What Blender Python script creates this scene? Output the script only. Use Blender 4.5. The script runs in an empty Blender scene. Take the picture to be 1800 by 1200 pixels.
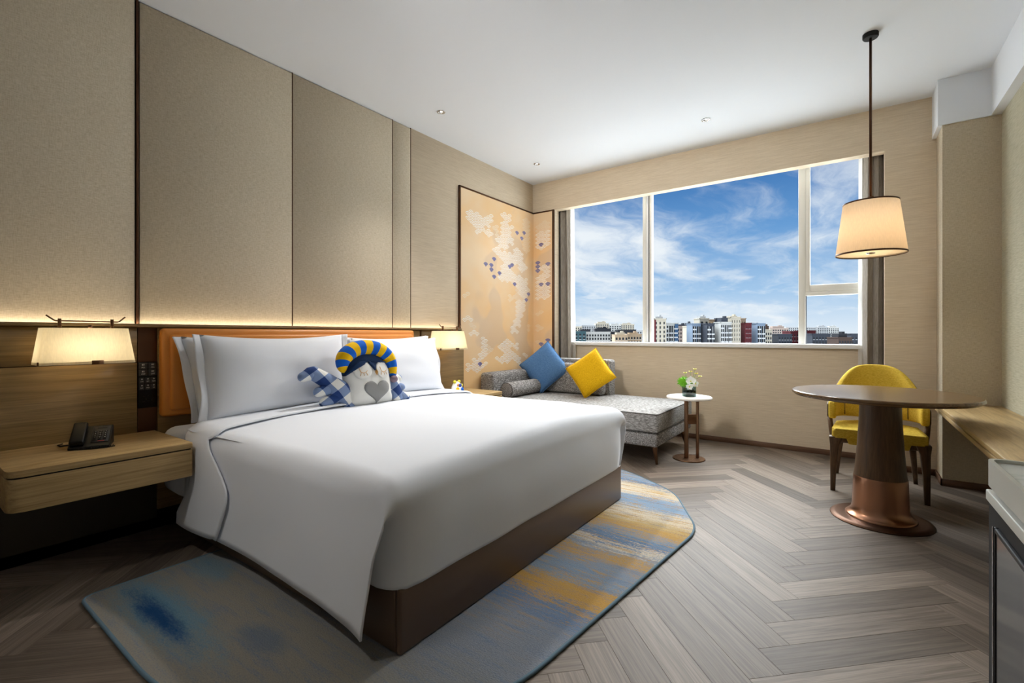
import bpy, bmesh, math, random
from mathutils import Vector, Matrix, noise
R = random.Random(7)
PI = math.pi
SC = bpy.context.scene
COL = SC.collection

# ------------------------------------------------------------------ camera
F_PX, HOR = 825.0, 587.0
YAW = math.atan2(595, 825)                      # looking 35.8 degrees to the left of the window wall's normal
cam_d = bpy.data.cameras.new('camera')
cam = bpy.data.objects.new('camera', cam_d)
COL.objects.link(cam)
cam.location = (0, 0, 1.13)
cam.rotation_euler = (PI/2, 0, YAW)
cam_d.sensor_width = 36.0
cam_d.lens = 36.0*F_PX/1800.0
cam_d.shift_y = -(600.0-HOR)/1800.0
cam_d.clip_start = 0.02
cam_d.clip_end = 5000
SC.camera = cam

# ------------------------------------------------------------------ exposure, sky, sun, lights
SC.view_settings.view_transform = 'Standard'
SC.view_settings.look = 'None'
SC.view_settings.gamma = 1.0
SC.view_settings.use_curve_mapping = False
SC.view_settings.exposure = 0.75
SKY_STRENGTH = 0.66
SUN_E = 20.0

def lin(r, g, b):
    f = lambda c: (c/255/12.92) if c/255 <= 0.04045 else ((c/255+0.055)/1.055)**2.4
    return (f(r), f(g), f(b), 1.0)

class NT:
    """tiny helper for building node trees"""
    def __init__(s, tree):
        s.t = tree; s.n = tree.nodes; s.l = tree.links
    def new(s, typ, **kw):
        n = s.n.new(typ)
        for k, v in kw.items():
            setattr(n, k, v)
        return n
    def link(s, a, b): s.l.new(a, b)
    def val(s, sock, v):
        if hasattr(v, 'links') or isinstance(v, bpy.types.NodeSocket): s.l.new(v, sock)
        else: sock.default_value = v
    def math(s, op, a, b=0.0, c=0.0, clamp=False):
        n = s.n.new('ShaderNodeMath'); n.operation = op; n.use_clamp = clamp
        s.val(n.inputs[0], a); s.val(n.inputs[1], b); s.val(n.inputs[2], c)
        return n.outputs[0]
    def mapping(s, vec, scale=(1, 1, 1), loc=(0, 0, 0), rot=(0, 0, 0)):
        n = s.n.new('ShaderNodeMapping')
        s.l.new(vec, n.inputs['Vector'])
        n.inputs['Scale'].default_value = scale; n.inputs['Location'].default_value = loc
        n.inputs['Rotation'].default_value = rot
        return n.outputs[0]
    def noise(s, vec, scale=5, detail=3, rough=.5, dist=0.0):
        n = s.n.new('ShaderNodeTexNoise')
        s.l.new(vec, n.inputs['Vector'])
        n.inputs['Scale'].default_value = scale; n.inputs['Detail'].default_value = detail
        n.inputs['Roughness'].default_value = rough; n.inputs['Distortion'].default_value = dist
        return n.outputs[0]
    def ramp(s, fac, stops, interp='LINEAR'):
        n = s.n.new('ShaderNodeValToRGB'); n.color_ramp.interpolation = interp
        e = n.color_ramp.elements
        while len(e) > 1: e.remove(e[-1])
        e[0].position = stops[0][0]; e[0].color = stops[0][1]
        for p, c in stops[1:]:
            x = e.new(p); x.color = c
        s.val(n.inputs[0], fac)
        return n.outputs[0]
    def mix(s, fac, a, b, blend='MIX'):
        n = s.n.new('ShaderNodeMix'); n.data_type = 'RGBA'; n.blend_type = blend
        s.val(n.inputs[0], fac); s.val(n.inputs[6], a); s.val(n.inputs[7], b)
        return n.outputs[2]
    def maprange(s, v, a, b, c=0.0, d=1.0, smooth=True):
        n = s.n.new('ShaderNodeMapRange')
        if smooth: n.interpolation_type = 'SMOOTHSTEP'
        s.val(n.inputs[0], v)
        for i, x in enumerate((a, b, c, d)): n.inputs[i+1].default_value = x
        return n.outputs[0]

def build_world():
    w = bpy.data.worlds.new('sky'); SC.world = w
    w.use_nodes = True
    t = NT(w.node_tree)
    for n in list(t.n): t.n.remove(n)
    out = t.new('ShaderNodeOutputWorld'); bg = t.new('ShaderNodeBackground')
    tc = t.new('ShaderNodeTexCoord'); d = tc.outputs['Generated']
    sep = t.new('ShaderNodeSeparateXYZ'); t.link(d, sep.inputs[0])
    z = sep.outputs[2]
    grad = t.ramp(t.maprange(z, -0.02, 0.5, 0, 1, False), [
        (0.0, lin(232, 236, 240)), (0.06, lin(214, 226, 240)), (0.20, lin(160, 193, 228)), (0.42, lin(102, 152, 206)),
        (0.62, lin(64, 116, 178)), (1.0, lin(40, 88, 152))])
    # high streaky cloud seen on a plane overhead
    zz = t.math('MAXIMUM', t.math('ADD', z, 0.16), 0.05)
    comb = t.new('ShaderNodeCombineXYZ')
    t.link(t.math('DIVIDE', sep.outputs[0], zz), comb.inputs[0])
    t.link(t.math('DIVIDE', sep.outputs[1], zz), comb.inputs[1])
    pv = comb.outputs[0]
    warp = t.new('ShaderNodeVectorMath', operation='MULTIPLY_ADD')
    nz = t.new('ShaderNodeTexNoise'); t.link(t.mapping(pv, (1, 1, 1), (3.1, 1.7, 0)), nz.inputs['Vector'])
    nz.inputs['Scale'].default_value = 1.6; nz.inputs['Detail'].default_value = 3
    t.link(nz.outputs['Color'], warp.inputs[0]); warp.inputs[1].default_value = (.55, .55, 0); t.link(pv, warp.inputs[2])
    wv = warp.outputs[0]
    big = t.noise(t.mapping(wv, (1.0, .62, 1), (4.3, 0.8, 0), (0, 0, .5)), 0.85, 2, .5)
    fine = t.noise(t.mapping(wv, (1.0, .5, 1), (1.3, 5.1, 0), (0, 0, .6)), 2.6, 9, .62, .15)
    den = t.math('ADD', t.math('MULTIPLY', big, .95), t.math('MULTIPLY', fine, .75))
    cl = t.maprange(den, 0.72, 1.06, 0, .95)
    # small heaped clouds low over the town
    puff = t.noise(t.mapping(d, (3.2, 3.2, 11), (0.4, 2.2, 0)), 2.6, 6, .55)
    low = t.math('MULTIPLY', t.maprange(puff, .53, .68, 0, .8), t.math('MULTIPLY', t.maprange(z, .012, .04), t.maprange(z, .17, .07)))
    cl = t.math('MAXIMUM', cl, low)
    col = t.mix(cl, grad, lin(236, 239, 244))
    # ground side of the sky dome (only seen by bounced light)
    t.link(col, bg.inputs[0]); bg.inputs[1].default_value = SKY_STRENGTH
    t.link(bg.outputs[0], out.inputs[0])
build_world()

def lamp(name, typ, loc, energy, color=(1, 1, 1), rot=(0, 0, 0), **kw):
    d = bpy.data.lights.new(name, typ); d.energy = energy; d.color = color
    for k, v in kw.items(): setattr(d, k, v)
    o = bpy.data.objects.new(name, d); COL.objects.link(o); o.location = loc; o.rotation_euler = rot
    return o
# high sun behind bright haze: a very broad soft source that lights the town and reaches in through the window
sv = Vector((0.24, -0.36, -1.0)).normalized()
sun = lamp('sun', 'SUN', (0, 20, 20), SUN_E, (.91, .955, 1.0), angle=math.radians(100))
sun.rotation_euler = (-sv).to_track_quat('Z', 'Y').to_euler()
# sampling portal in the window opening (emits nothing itself)
po = lamp('window_portal', 'AREA', (-1.45, 5.31, 1.9), 1, shape='RECTANGLE', size=3.2, size_y=1.75)
po.rotation_euler = (-PI/2, 0, 0)
po.data.cycles.is_portal = True
WARM = (1.0, .78, .52)
SC.cycles.max_bounces = 10
SC.cycles.diffuse_bounces = 6
SC.cycles.glossy_bounces = 3
SC.cycles.transparent_max_bounces = 12
SC.cycles.sample_clamp_indirect = 6.0
SC.cycles.caustics_reflective = False
SC.cycles.caustics_refractive = False

# ------------------------------------------------------------------ materials
MATS = {}
def principled(name):
    m = bpy.data.materials.new(name); m.use_nodes = True
    t = NT(m.node_tree); p = t.n['Principled BSDF']
    MATS[name] = m
    return m, t, p
def coords(t): return t.new('ShaderNodeTexCoord').outputs['Object']
def bump(t, p, h, strength=.3, dist=.002):
    b = t.new('ShaderNodeBump'); b.inputs['Strength'].default_value = strength; b.inputs['Distance'].default_value = dist
    t.link(h, b.inputs['Height']); t.link(b.outputs[0], p.inputs['Normal'])
def plain(name, c, rough=.5, metal=0.0, spec=None, coat=0.0, emit=None):
    m, t, p = principled(name)
    p.inputs['Base Color'].default_value = c; p.inputs['Roughness'].default_value = rough
    p.inputs['Metallic'].default_value = metal
    if spec is not None: p.inputs['Specular IOR Level'].default_value = spec
    if coat: p.inputs['Coat Weight'].default_value = coat
    if emit:
        p.inputs['Emission Color'].default_value = emit[0]; p.inputs['Emission Strength'].default_value = emit[1]
    return m
def weave(name, c1, c2, s=(9, 9, 260), s2=(260, 260, 9), amount=.5, rough=.85, strength=.5, dist=.0015, second=.5):
    m, t, p = principled(name); v = coords(t)
    a = t.noise(t.mapping(v, s), 1, 2, .6); b = t.noise(t.mapping(v, s2), 1, 2, .6)
    h = t.math('ADD', t.math('MULTIPLY', a, 1-second*.5), t.math('MULTIPLY', b, second*.5))
    k = t.maprange(h, .5-amount*.5, .5+amount*.5, 0, 1)
    big = t.noise(v, 1.3, 2)
    t.link(t.mix(t.math('MULTIPLY', t.math('ADD', k, t.math('MULTIPLY', big, .2)), .85), c1, c2), p.inputs['Base Color'])
    p.inputs['Roughness'].default_value = rough; p.inputs['Specular IOR Level'].default_value = .25
    bump(t, p, h, strength, dist)
    return m
def wood(name, c1, c2, grain=(2, 30, 60), rough=.42, spec=.4, strength=.1, dist=.001, rnd=False):
    m, t, p = principled(name); v = coords(t)
    if rnd:
        oi = t.new('ShaderNodeObjectInfo')
        va = t.new('ShaderNodeVectorMath', operation='MULTIPLY_ADD')
        cx = t.new('ShaderNodeCombineXYZ')
        for i in range(3): t.link(oi.outputs['Random'], cx.inputs[i])
        t.link(cx.outputs[0], va.inputs[0]); va.inputs[1].default_value = (37, 91, 13); t.link(v, va.inputs[2]); v = va.outputs[0]
    g = t.noise(t.mapping(v, grain), 1, 4, .65, .6)
    g2 = t.noise(t.mapping(v, tuple(q*3.1 for q in grain)), 1, 3, .6)
    h = t.math('ADD', t.math('MULTIPLY', g, .65), t.math('MULTIPLY', g2, .35))
    col = t.mix(t.maprange(h, .34, .66), c1, c2)
    if rnd:
        tone = t.ramp(oi.outputs['Random'], [(0, (.58, .56, .54, 1)), (.3, (.82, .80, .78, 1)), (.62, (1.05, 1.03, 1.01, 1)), (1, (1.42, 1.41, 1.40, 1))])
        col = t.mix(1.0, col, tone, 'MULTIPLY')
    t.link(col, p.inputs['Base Color'])
    p.inputs['Roughness'].default_value = rough; p.inputs['Specular IOR Level'].default_value = spec
    bump(t, p, h, strength, dist)
    return m
def metal(name, c, rough=.3, brush=None):
    m, t, p = principled(name)
    p.inputs['Base Color'].default_value = c; p.inputs['Metallic'].default_value = 1; p.inputs['Roughness'].default_value = rough
    if brush:
        h = t.noise(t.mapping(coords(t), brush), 1, 3, .6)
        t.link(t.maprange(h, .3, .7, rough*.8, rough*1.25), p.inputs['Roughness'])
        bump(t, p, h, .03, .0003)
    return m

WALL_A, WALL_B = lin(176, 162, 138), lin(214, 202, 180)
weave('linen_wall', WALL_A, WALL_B, (34, 34, 300), (300, 300, 40), .5, .9, .6, .0014, .85)
weave('linen_wall_smooth', lin(200, 182, 156), lin(226, 211, 187), (7, 7, 420), (300, 300, 8), .5, .9, .3, .0008, .25)
weave('wall_right_cover', lin(164, 158, 134), lin(202, 197, 174), (12, 12, 300), (300, 300, 12), .5, .9, .45, .001, .5)
plain('ceiling_paint', lin(231, 235, 240), .9, spec=.2)
plain('white_paint', lin(232, 232, 232), .6, spec=.3)
wood('floor_wood', lin(97, 86, 76), lin(129, 117, 106), (2.0, 70, 60), .55, .28, .22, .0012, rnd=True)
plain('floor_under', lin(60, 52, 46), .9)
wood('oak', lin(150, 122, 80), lin(188, 160, 112), (30, 1.6, 60), .42, .4, .08)
wood('oak_panel', lin(118, 95, 60), lin(148, 122, 80), (40, 1.3, 46), .45, .4, .06)
wood('walnut', lin(70, 50, 31), lin(104, 77, 51), (40, 40, 3), .38, .45, .06)
wood('walnut_top', lin(82, 60, 38), lin(122, 93, 60), (2.2, 34, 40), .22, .5, .05)
wood('base_wood', lin(100, 73, 56), lin(122, 92, 72), (3, 3, 60), .5, .35, .04)
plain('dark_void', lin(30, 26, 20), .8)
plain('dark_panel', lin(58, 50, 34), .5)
metal('bronze', lin(116, 86, 64), .38, (60, 60, 400))
metal('bronze_dark', lin(88, 62, 46), .42)
metal('copper', lin(172, 128, 102), .28)
plain('champagne', lin(212, 212, 204), .38, .1)
metal('chrome', lin(215, 215, 215), .15)
plain('black_metal', lin(20, 20, 20), .6, spec=.2)
plain('black_plastic', lin(10, 10, 11), .45, spec=.25)
plain('dark_grey_plastic', lin(38, 38, 38), .45)
plain('print_white', lin(205, 205, 200), .6)
plain('print_red', lin(150, 30, 35), .5)
plain('aluminium_white', lin(226, 224, 216), .4, spec=.4)
plain('gasket', lin(28, 32, 50), .6)
def cotton(name, c, sc=380, strength=.12):
    m, t, p = principled(name); v = coords(t)
    h = t.noise(v, sc, 2, .6)
    f = t.noise(v, 3.0, 4, .5)
    p.inputs['Base Color'].default_value = c; p.inputs['Roughness'].default_value = .82
    p.inputs['Specular IOR Level'].default_value = .2
    p.inputs['Sheen Weight'].default_value = .08
    bump(t, p, t.math('ADD', t.math('MULTIPLY', h, .08), f), strength, .012)
    return m
cotton('white_cotton', lin(227, 230, 236))
cotton('white_cotton_fold', lin(229, 232, 238))
def leather(name, c, rough):
    m, t, p = principled(name); v = coords(t)
    p.inputs['Base Color'].default_value = c; p.inputs['Roughness'].default_value = rough
    bump(t, p, t.noise(v, 320, 2), .12, .0008)
leather('orange_leather', lin(214, 136, 56), .42)
leather('brown_leather', lin(98, 78, 63), .38)
def melange(name, c1, c2, c3, sc=(140, 60, 260), strength=.6):
    m, t, p = principled(name); v = coords(t)
    a = t.noise(t.mapping(v, sc), 1, 3, .75)
    t.link(t.ramp(t.maprange(a, .3, .7, 0, 1, False), [(0, c1), (.5, c2), (1, c3)]), p.inputs['Base Color'])
    p.inputs['Roughness'].default_value = .9; p.inputs['Specular IOR Level'].default_value = .2
    bump(t, p, a, strength, .003)
melange('sofa_fabric', lin(46, 43, 42), lin(122, 118, 115), lin(206, 203, 200), (90, 36, 170))
melange('sofa_fabric_seat', lin(74, 71, 69), lin(136, 133, 130), lin(196, 193, 190), (36, 90, 170), .5)
melange('blue_fabric', lin(52, 88, 130), lin(76, 114, 158), lin(104, 140, 182), (200, 60, 200), .5)
melange('yellow_knit', lin(190, 142, 4), lin(222, 172, 14), lin(240, 194, 40), (160, 160, 160), .6)
melange('chair_fabric', lin(184, 148, 38), lin(212, 178, 62), lin(228, 198, 88), (60, 60, 330), .5)
melange('curtain_fabric', lin(126, 118, 109), lin(152, 144, 134), lin(172, 165, 156), (240, 240, 12), .3)
plain('piping', lin(70, 66, 62), .8)
plain('piping_light', lin(176, 172, 168), .8)
plain('stone_white', lin(238, 234, 228), .35)
def marble():
    m, t, p = principled('marble'); v = coords(t)
    n = t.noise(v, 2.2, 6, .6, 1.8)
    t.link(t.ramp(n, [(.38, lin(222, 224, 222)), (.5, lin(206, 210, 208)), (.53, lin(190, 196, 194)), (.58, lin(216, 219, 217))]), p.inputs['Base Color'])
    p.inputs['Roughness'].default_value = .22
marble()
def thin_glass(name, tint=(.97, .985, .98, 1), refl=.07):
    m = bpy.data.materials.new(name); m.use_nodes = True; MATS[name] = m
    t = NT(m.node_tree)
    for n in list(t.n): t.n.remove(n)
    o = t.new('ShaderNodeOutputMaterial'); mx = t.new('ShaderNodeMixShader')
    tr = t.new('ShaderNodeBsdfTransparent'); gl = t.new('ShaderNodeBsdfGlossy')
    tr.inputs[0].default_value = tint; gl.inputs['Roughness'].default_value = .02
    mx.inputs[0].default_value = refl
    t.link(tr.outputs[0], mx.inputs[1]); t.link(gl.outputs[0], mx.inputs[2]); t.link(mx.outputs[0], o.inputs[0])
thin_glass('window_glass', refl=0.0)
thin_glass('vase_glass', (.55, .68, .66, 1), .1)
def translucent(name, c, trans=.6, alpha=0.0, rough_noise=None):
    m = bpy.data.materials.new(name); m.use_nodes = True; MATS[name] = m
    t = NT(m.node_tree)
    for n in list(t.n): t.n.remove(n)
    o = t.new('ShaderNodeOutputMaterial'); mx = t.new('ShaderNodeMixShader')
    df = t.new('ShaderNodeBsdfDiffuse'); tl = t.new('ShaderNodeBsdfTranslucent')
    col = c
    if rough_noise:
        h = t.noise(t.mapping(coords(t), rough_noise), 1, 2)
        col = t.mix(t.maprange(h, .3, .7), tuple(q*.93 for q in c[:3])+(1,), c)
        t.link(col, df.inputs[0]); t.link(col, tl.inputs[0])
    else:
        df.inputs[0].default_value = c; tl.inputs[0].default_value = c
    mx.inputs[0].default_value = trans
    t.link(df.outputs[0], mx.inputs[1]); t.link(tl.outputs[0], mx.inputs[2])
    res = mx.outputs[0]
    if alpha:
        tr = t.new('ShaderNodeBsdfTransparent'); m2 = t.new('ShaderNodeMixShader'); m2.inputs[0].default_value = alpha
        t.link(res, m2.inputs[1]); t.link(tr.outputs[0], m2.inputs[2]); res = m2.outputs[0]
    t.link(res, o.inputs[0])
translucent('shade_linen', lin(244, 234, 206), .55, rough_noise=(200, 200, 30))
translucent('shade_pendant', lin(242, 222, 194), .5, rough_noise=(300, 300, 8))
translucent('diffuser', lin(244, 232, 204), .5)
translucent('sheer', lin(240, 238, 234), .5, .35)
def emitter(name, c, s):
    m = bpy.data.materials.new(name); m.use_nodes = True; MATS[name] = m
    t = NT(m.node_tree); p = t.n['Principled BSDF']
    p.inputs['Base Color'].default_value = (0, 0, 0, 1); p.inputs['Emission Color'].default_value = c; p.inputs['Emission Strength'].default_value = s
emitter('led', (1.0, .84, .62, 1), 7.5)
emitter('bulb', (1.0, .86, .66, 1), 6)

def rug_mat():
    m, t, p = principled('rug_pile'); v = t.mapping(coords(t), loc=(-1.7, 2.1, 0))
    sep = t.new('ShaderNodeSeparateXYZ'); t.link(v, sep.inputs[0])
    warp = t.noise(t.mapping(v, (.9, 2.2, 1)), 1.6, 5, .62)
    grain = t.noise(t.mapping(v, (60, 150, 1)), 1, 2, .7)
    strk = t.noise(t.mapping(v, (2.6, 26, 1), (8, 3, 0)), 1, 4, .7)
    y = t.math('ADD', sep.outputs[1], t.math('MULTIPLY', t.math('SUBTRACT', warp, .5), .30))
    y = t.math('ADD', y, t.math('ADD', t.math('MULTIPLY', t.math('SUBTRACT', strk, .5), .30), t.math('MULTIPLY', t.math('SUBTRACT', grain, .5), .26)))
    f = t.math('DIVIDE', t.math('SUBTRACT', y, .5), 3.3)
    blue, dblue, grey, taupe = lin(124, 140, 156), lin(80, 112, 146), lin(134, 138, 146), lin(140, 136, 126)
    must, beige, pale, sky = lin(182, 142, 76), lin(206, 190, 166), lin(176, 180, 184), lin(140, 162, 184)
    P = lambda q: (q-.5)/3.3
    base = t.ramp(f, [(0, taupe), (P(1.0), taupe), (P(1.25), grey), (P(1.5), grey), (P(1.66), lin(104, 124, 150)), (P(1.74), must), (P(1.84), must),
                      (P(1.92), blue), (P(2.1), grey), (P(2.2), must), (P(2.27), blue), (P(2.36), beige), (P(2.42), dblue), (P(2.5), blue),
                      (P(2.6), must), (P(2.72), lin(186, 160, 110)), (P(2.84), beige), (P(2.9), beige), (P(2.97), sky), (P(3.12), sky),
                      (P(3.2), beige), (P(3.36), lin(200, 186, 160)), (P(3.44), dblue), (P(3.5), sky), (P(3.8), pale)])
    # fine streaks of the other yarns
    st = t.noise(t.mapping(v, (5, 46, 1)), 1, 4, .7)
    speck = t.noise(t.mapping(v, (120, 190, 1)), 1, 2, .7)
    far = t.maprange(sep.outputs[1], 1.2, 1.9)
    k1 = t.math('MULTIPLY', t.maprange(t.math('ADD', st, t.math('MULTIPLY', speck, .45)), .74, .84), t.math('MULTIPLY', far, .8))
    base = t.mix(k1, base, must)
    st2 = t.noise(t.mapping(v, (4, 34, 1), (3, 7, 0)), 1, 4, .7)
    k2 = t.maprange(t.math('ADD', st2, t.math('MULTIPLY', speck, .5)), .72, .98, 0, .5)
    base = t.mix(k2, base, lin(98, 118, 146))
    # blue stains near the head end
    def spot(cx, cy, rx, ry, soft):
        a = t.math('DIVIDE', t.math('SUBTRACT', sep.outputs[0], cx), rx); b = t.math('DIVIDE', t.math('SUBTRACT', sep.outputs[1], cy), ry)
        d = t.math('SQRT', t.math('ADD', t.math('MULTIPLY', a, a), t.math('MULTIPLY', b, b)))
        n = t.math('ADD', t.math('MULTIPLY', t.noise(t.mapping(v, (6, 16, 1)), 1.4, 5, .7), .6), t.math('MULTIPLY', grain, .4))
        return t.maprange(t.math('ADD', d, t.math('MULTIPLY', t.math('SUBTRACT', n, .5), 1.6)), soft, 1.05, 1, 0)
    base = t.mix(t.math('MULTIPLY', spot(-2.26, .71, .60, .14, .2), .75), base, lin(88, 136, 160))
    base = t.mix(t.math('MULTIPLY', spot(-2.23, .69, .40, .058, .15), .95), base, lin(24, 66, 116))
    base = t.mix(t.math('MULTIPLY', spot(-2.5, .98, .25, .10, .3), .5), base, lin(88, 136, 160))
    base = t.mix(t.math('MULTIPLY', spot(-1.75, .86, .18, .08, .3), .5), base, lin(70, 100, 130))
    base = t.mix(t.math('MULTIPLY', speck, .38), base, lin(70, 80, 96), 'MULTIPLY')
    t.link(base, p.inputs['Base Color']); p.inputs['Roughness'].default_value = .95
    p.inputs['Specular IOR Level'].default_value = .1
    bump(t, p, speck, .7, .004)
rug_mat()
plain('rug_edge', lin(84, 108, 122), .9)

def art_mat():
    m, t, p = principled('art_print'); v = coords(t)
    a = t.noise(t.mapping(v, (1.2, 1.2, 1.5), (0, .4, .3)), 1.1, 3, .5)
    b = t.noise(t.mapping(v, (1, 1, 1), (5, 2, 1)), 1.5, 2, .5)
    col = t.mix(t.maprange(a, .35, .65), lin(238, 196, 140), lin(236, 208, 170))
    col = t.mix(t.maprange(b, .53, .57, 0, .55), col, lin(216, 188, 158))
    t.link(col, p.inputs['Base Color']); p.inputs['Roughness'].default_value = .6
art_mat()
plain('art_white', lin(252, 248, 240), .6)
plain('art_pale', lin(240, 222, 196), .6)
plain('art_blue', lin(50, 82, 172), .6)

def gingham():
    m, t, p = principled('gingham'); v = coords(t)
    sep = t.new('ShaderNodeSeparateXYZ'); s = .075; v2 = t.mapping(v, rot=(0, .6, 0)); t.link(v2, sep.inputs[0])
    fa = t.math('GREATER_THAN', t.math('FRACT', t.math('ADD', t.math('DIVIDE', sep.outputs[0], 2*s), 20.1)), .5)
    fb = t.math('GREATER_THAN', t.math('FRACT', t.math('ADD', t.math('DIVIDE', sep.outputs[2], 2*s), 20.3)), .5)
    k = t.math('MULTIPLY', t.math('ADD', fa, fb), .5)
    t.link(t.ramp(k, [(0, lin(226, 226, 222)), (.25, lin(116, 136, 174)), (.75, lin(14, 52, 112))], 'CONSTANT'), p.inputs['Base Color'])
    p.inputs['Roughness'].default_value = .85
gingham()
cotton('plush_white', lin(226, 226, 222), 600, .2)
cotton('plush_grey', lin(140, 140, 140), 240, .2)
cotton('hat_yellow', lin(240, 190, 0), 500, .15)
cotton('hat_blue', lin(10, 96, 200), 500, .15)
cotton('navy_cloth', lin(18, 46, 84), 500, .15)
cotton('pompom', lin(128, 112, 128), 240, .5)
plain('gold_thread', lin(186, 136, 60), .5)
plain('leaf_green', lin(86, 150, 30), .6)
plain('moss_green', lin(106, 176, 20), .85)
plain('petal_white', lin(246, 246, 242), .6)
plain('petal_yellow', lin(226, 214, 60), .6)
plain('dark_water', lin(14, 34, 34), .2)
plain('ground_town', lin(184, 184, 184), .95)

# ------------------------------------------------------------------ object helpers
def wloc(o):
    v = Vector((0, 0, 0))
    while o is not None:
        v += o.location; o = o.parent
    return v
def props(o, label=None, cat=None, group=None, kind=None):
    if label: o['label'] = label
    if cat: o['category'] = cat
    if group: o['group'] = group
    if kind: o['kind'] = kind
    return o
class MB:
    """collects shapes in one bmesh and links them as one object"""
    def __init__(s): s.b = bmesh.new(); s.mi = 0
    def _faces(s, fs, smooth=False):
        for f in fs: f.material_index = s.mi; f.smooth = smooth
    def mesh(s, verts, faces, smooth=False):
        vs = [s.b.verts.new(v) for v in verts]
        fs = []
        for f in faces:
            try: fs.append(s.b.faces.new([vs[i] for i in f]))
            except ValueError: pass
        s._faces(fs, smooth); return s
    def box(s, x0, y0, z0, x1, y1, z1, bev=0.0, seg=2, M=None):
        t = bmesh.new()
        bmesh.ops.create_cube(t, size=1)
        for v in t.verts:
            v.co = Vector(((x0+x1)/2+v.co.x*(x1-x0), (y0+y1)/2+v.co.y*(y1-y0), (z0+z1)/2+v.co.z*(z1-z0)))
        if bev:
            bmesh.ops.bevel(t, geom=list(t.edges), offset=bev, segments=seg, profile=.5, affect='EDGES')
        s.absorb(t, M, bool(bev)); return s
    def absorb(s, t, M=None, smooth=False):
        t.verts.ensure_lookup_table()
        vs = [(M @ v.co if M else v.co.copy()) for v in t.verts]
        for i, v in enumerate(t.verts): v.index = i
        fs = [[v.index for v in f.verts] for f in t.faces]
        t.free(); s.mesh(vs, fs, smooth)
    def lathe(s, prof, c=(0, 0, 0), n=40, M=None, cap=True, smooth=True):
        vs, fs = [], []
        for (r, z) in prof:
            for i in range(n):
                a = 2*PI*i/n
                v = Vector((r*math.cos(a), r*math.sin(a), z))
                vs.append((M @ v if M else v) + Vector(c))
        for j in range(len(prof)-1):
            for i in range(n):
                fs.append((j*n+i, j*n+(i+1) % n, (j+1)*n+(i+1) % n, (j+1)*n+i))
        if cap:
            if prof[0][0] > 1e-6: fs.append(tuple(reversed(range(n))))
            if prof[-1][0] > 1e-6: fs.append(tuple((len(prof)-1)*n+i for i in range(n)))
        s.mesh(vs, fs, smooth); return s
    def tube(s, pts, r, n=10, cap=True, smooth=True):
        pts = [Vector(p) for p in pts]; rs = r if isinstance(r, (list, tuple)) else [r]*len(pts)
        vs, fs = [], []
        prev = None
        for i, p in enumerate(pts):
            d = (pts[min(i+1, len(pts)-1)]-pts[max(i-1, 0)]).normalized()
            if prev is None:
                up = Vector((0, 0, 1)) if abs(d.z) < .9 else Vector((1, 0, 0))
                a = d.cross(up).normalized()
            else:
                a = (prev - d*prev.dot(d)).normalized()
            prev = a; b = d.cross(a)
            for k in range(n):
                q = 2*PI*k/n
                vs.append(p + (a*math.cos(q)+b*math.sin(q))*rs[i])
        for i in range(len(pts)-1):
            for k in range(n):
                fs.append((i*n+k, i*n+(k+1) % n, (i+1)*n+(k+1) % n, (i+1)*n+k))
        if cap:
            fs.append(tuple(reversed(range(n)))); fs.append(tuple((len(pts)-1)*n+k for k in range(n)))
        s.mesh(vs, fs, smooth); return s
    def prism(s, poly, z0, z1, bev=0.0, seg=2, M=None, smooth=False):
        t = bmesh.new()
        n = len(poly)
        lo = [t.verts.new((x, y, z0)) for x, y in poly]; hi = [t.verts.new((x, y, z1)) for x, y in poly]
        t.faces.new(list(reversed(lo))); top = t.faces.new(hi)
        for i in range(n): t.faces.new((lo[i], lo[(i+1) % n], hi[(i+1) % n], hi[i]))
        if bev:
            es = [e for e in t.edges if abs(e.verts[0].co.z-e.verts[1].co.z) < 1e-6]
            bmesh.ops.bevel(t, geom=es, offset=bev, segments=seg, profile=.5, affect='EDGES')
        bmesh.ops.recalc_face_normals(t, faces=t.faces)
        s.absorb(t, M, smooth); return s
    def grid(s, fn, nu, nv, smooth=True, closeu=False, closev=False):
        vs = [fn(i/(nu if closeu else nu-1), j/(nv if closev else nv-1)) for i in range(nu) for j in range(nv)]
        fs = []
        for i in range(nu if closeu else nu-1):
            for j in range(nv if closev else nv-1):
                a, b = (i+1) % nu, (j+1) % nv
                fs.append((i*nv+j, a*nv+j, a*nv+b, i*nv+b))
        s.mesh(vs, fs, smooth); return s
    def ball(s, c, r, n=10, sc=(1, 1, 1), M=None):
        t = bmesh.new(); bmesh.ops.create_icosphere(t, subdivisions=n, radius=1)
        for v in t.verts:
            q = Vector((v.co.x*r*sc[0], v.co.y*r*sc[1], v.co.z*r*sc[2]))
            v.co = (M @ q if M else q)+Vector(c)
        s.absorb(t, None, True); return s
    def build(s, name, mat, parent=None, local=False, recalc=True, auto=None):
        me = bpy.data.meshes.new(name)
        if recalc: bmesh.ops.recalc_face_normals(s.b, faces=s.b.faces)
        org = wloc(parent) if (parent is not None and not local) else Vector((0, 0, 0))
        if parent is None and not local:
            xs = [v.co for v in s.b.verts]
            org = Vector(((min(v.x for v in xs)+max(v.x for v in xs))/2, (min(v.y for v in xs)+max(v.y for v in xs))/2, min(v.z for v in xs)))
        if not local:
            for v in s.b.verts: v.co -= org
        s.b.to_mesh(me); s.b.free()
        for m in (mat if isinstance(mat, (list, tuple)) else [mat]): me.materials.append(MATS[m])
        if auto is not None: me.set_sharp_from_angle(angle=math.radians(auto))
        o = bpy.data.objects.new(name, me); COL.objects.link(o)
        if parent is not None: o.parent = parent
        elif not local: o.location = org
        return o
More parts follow.
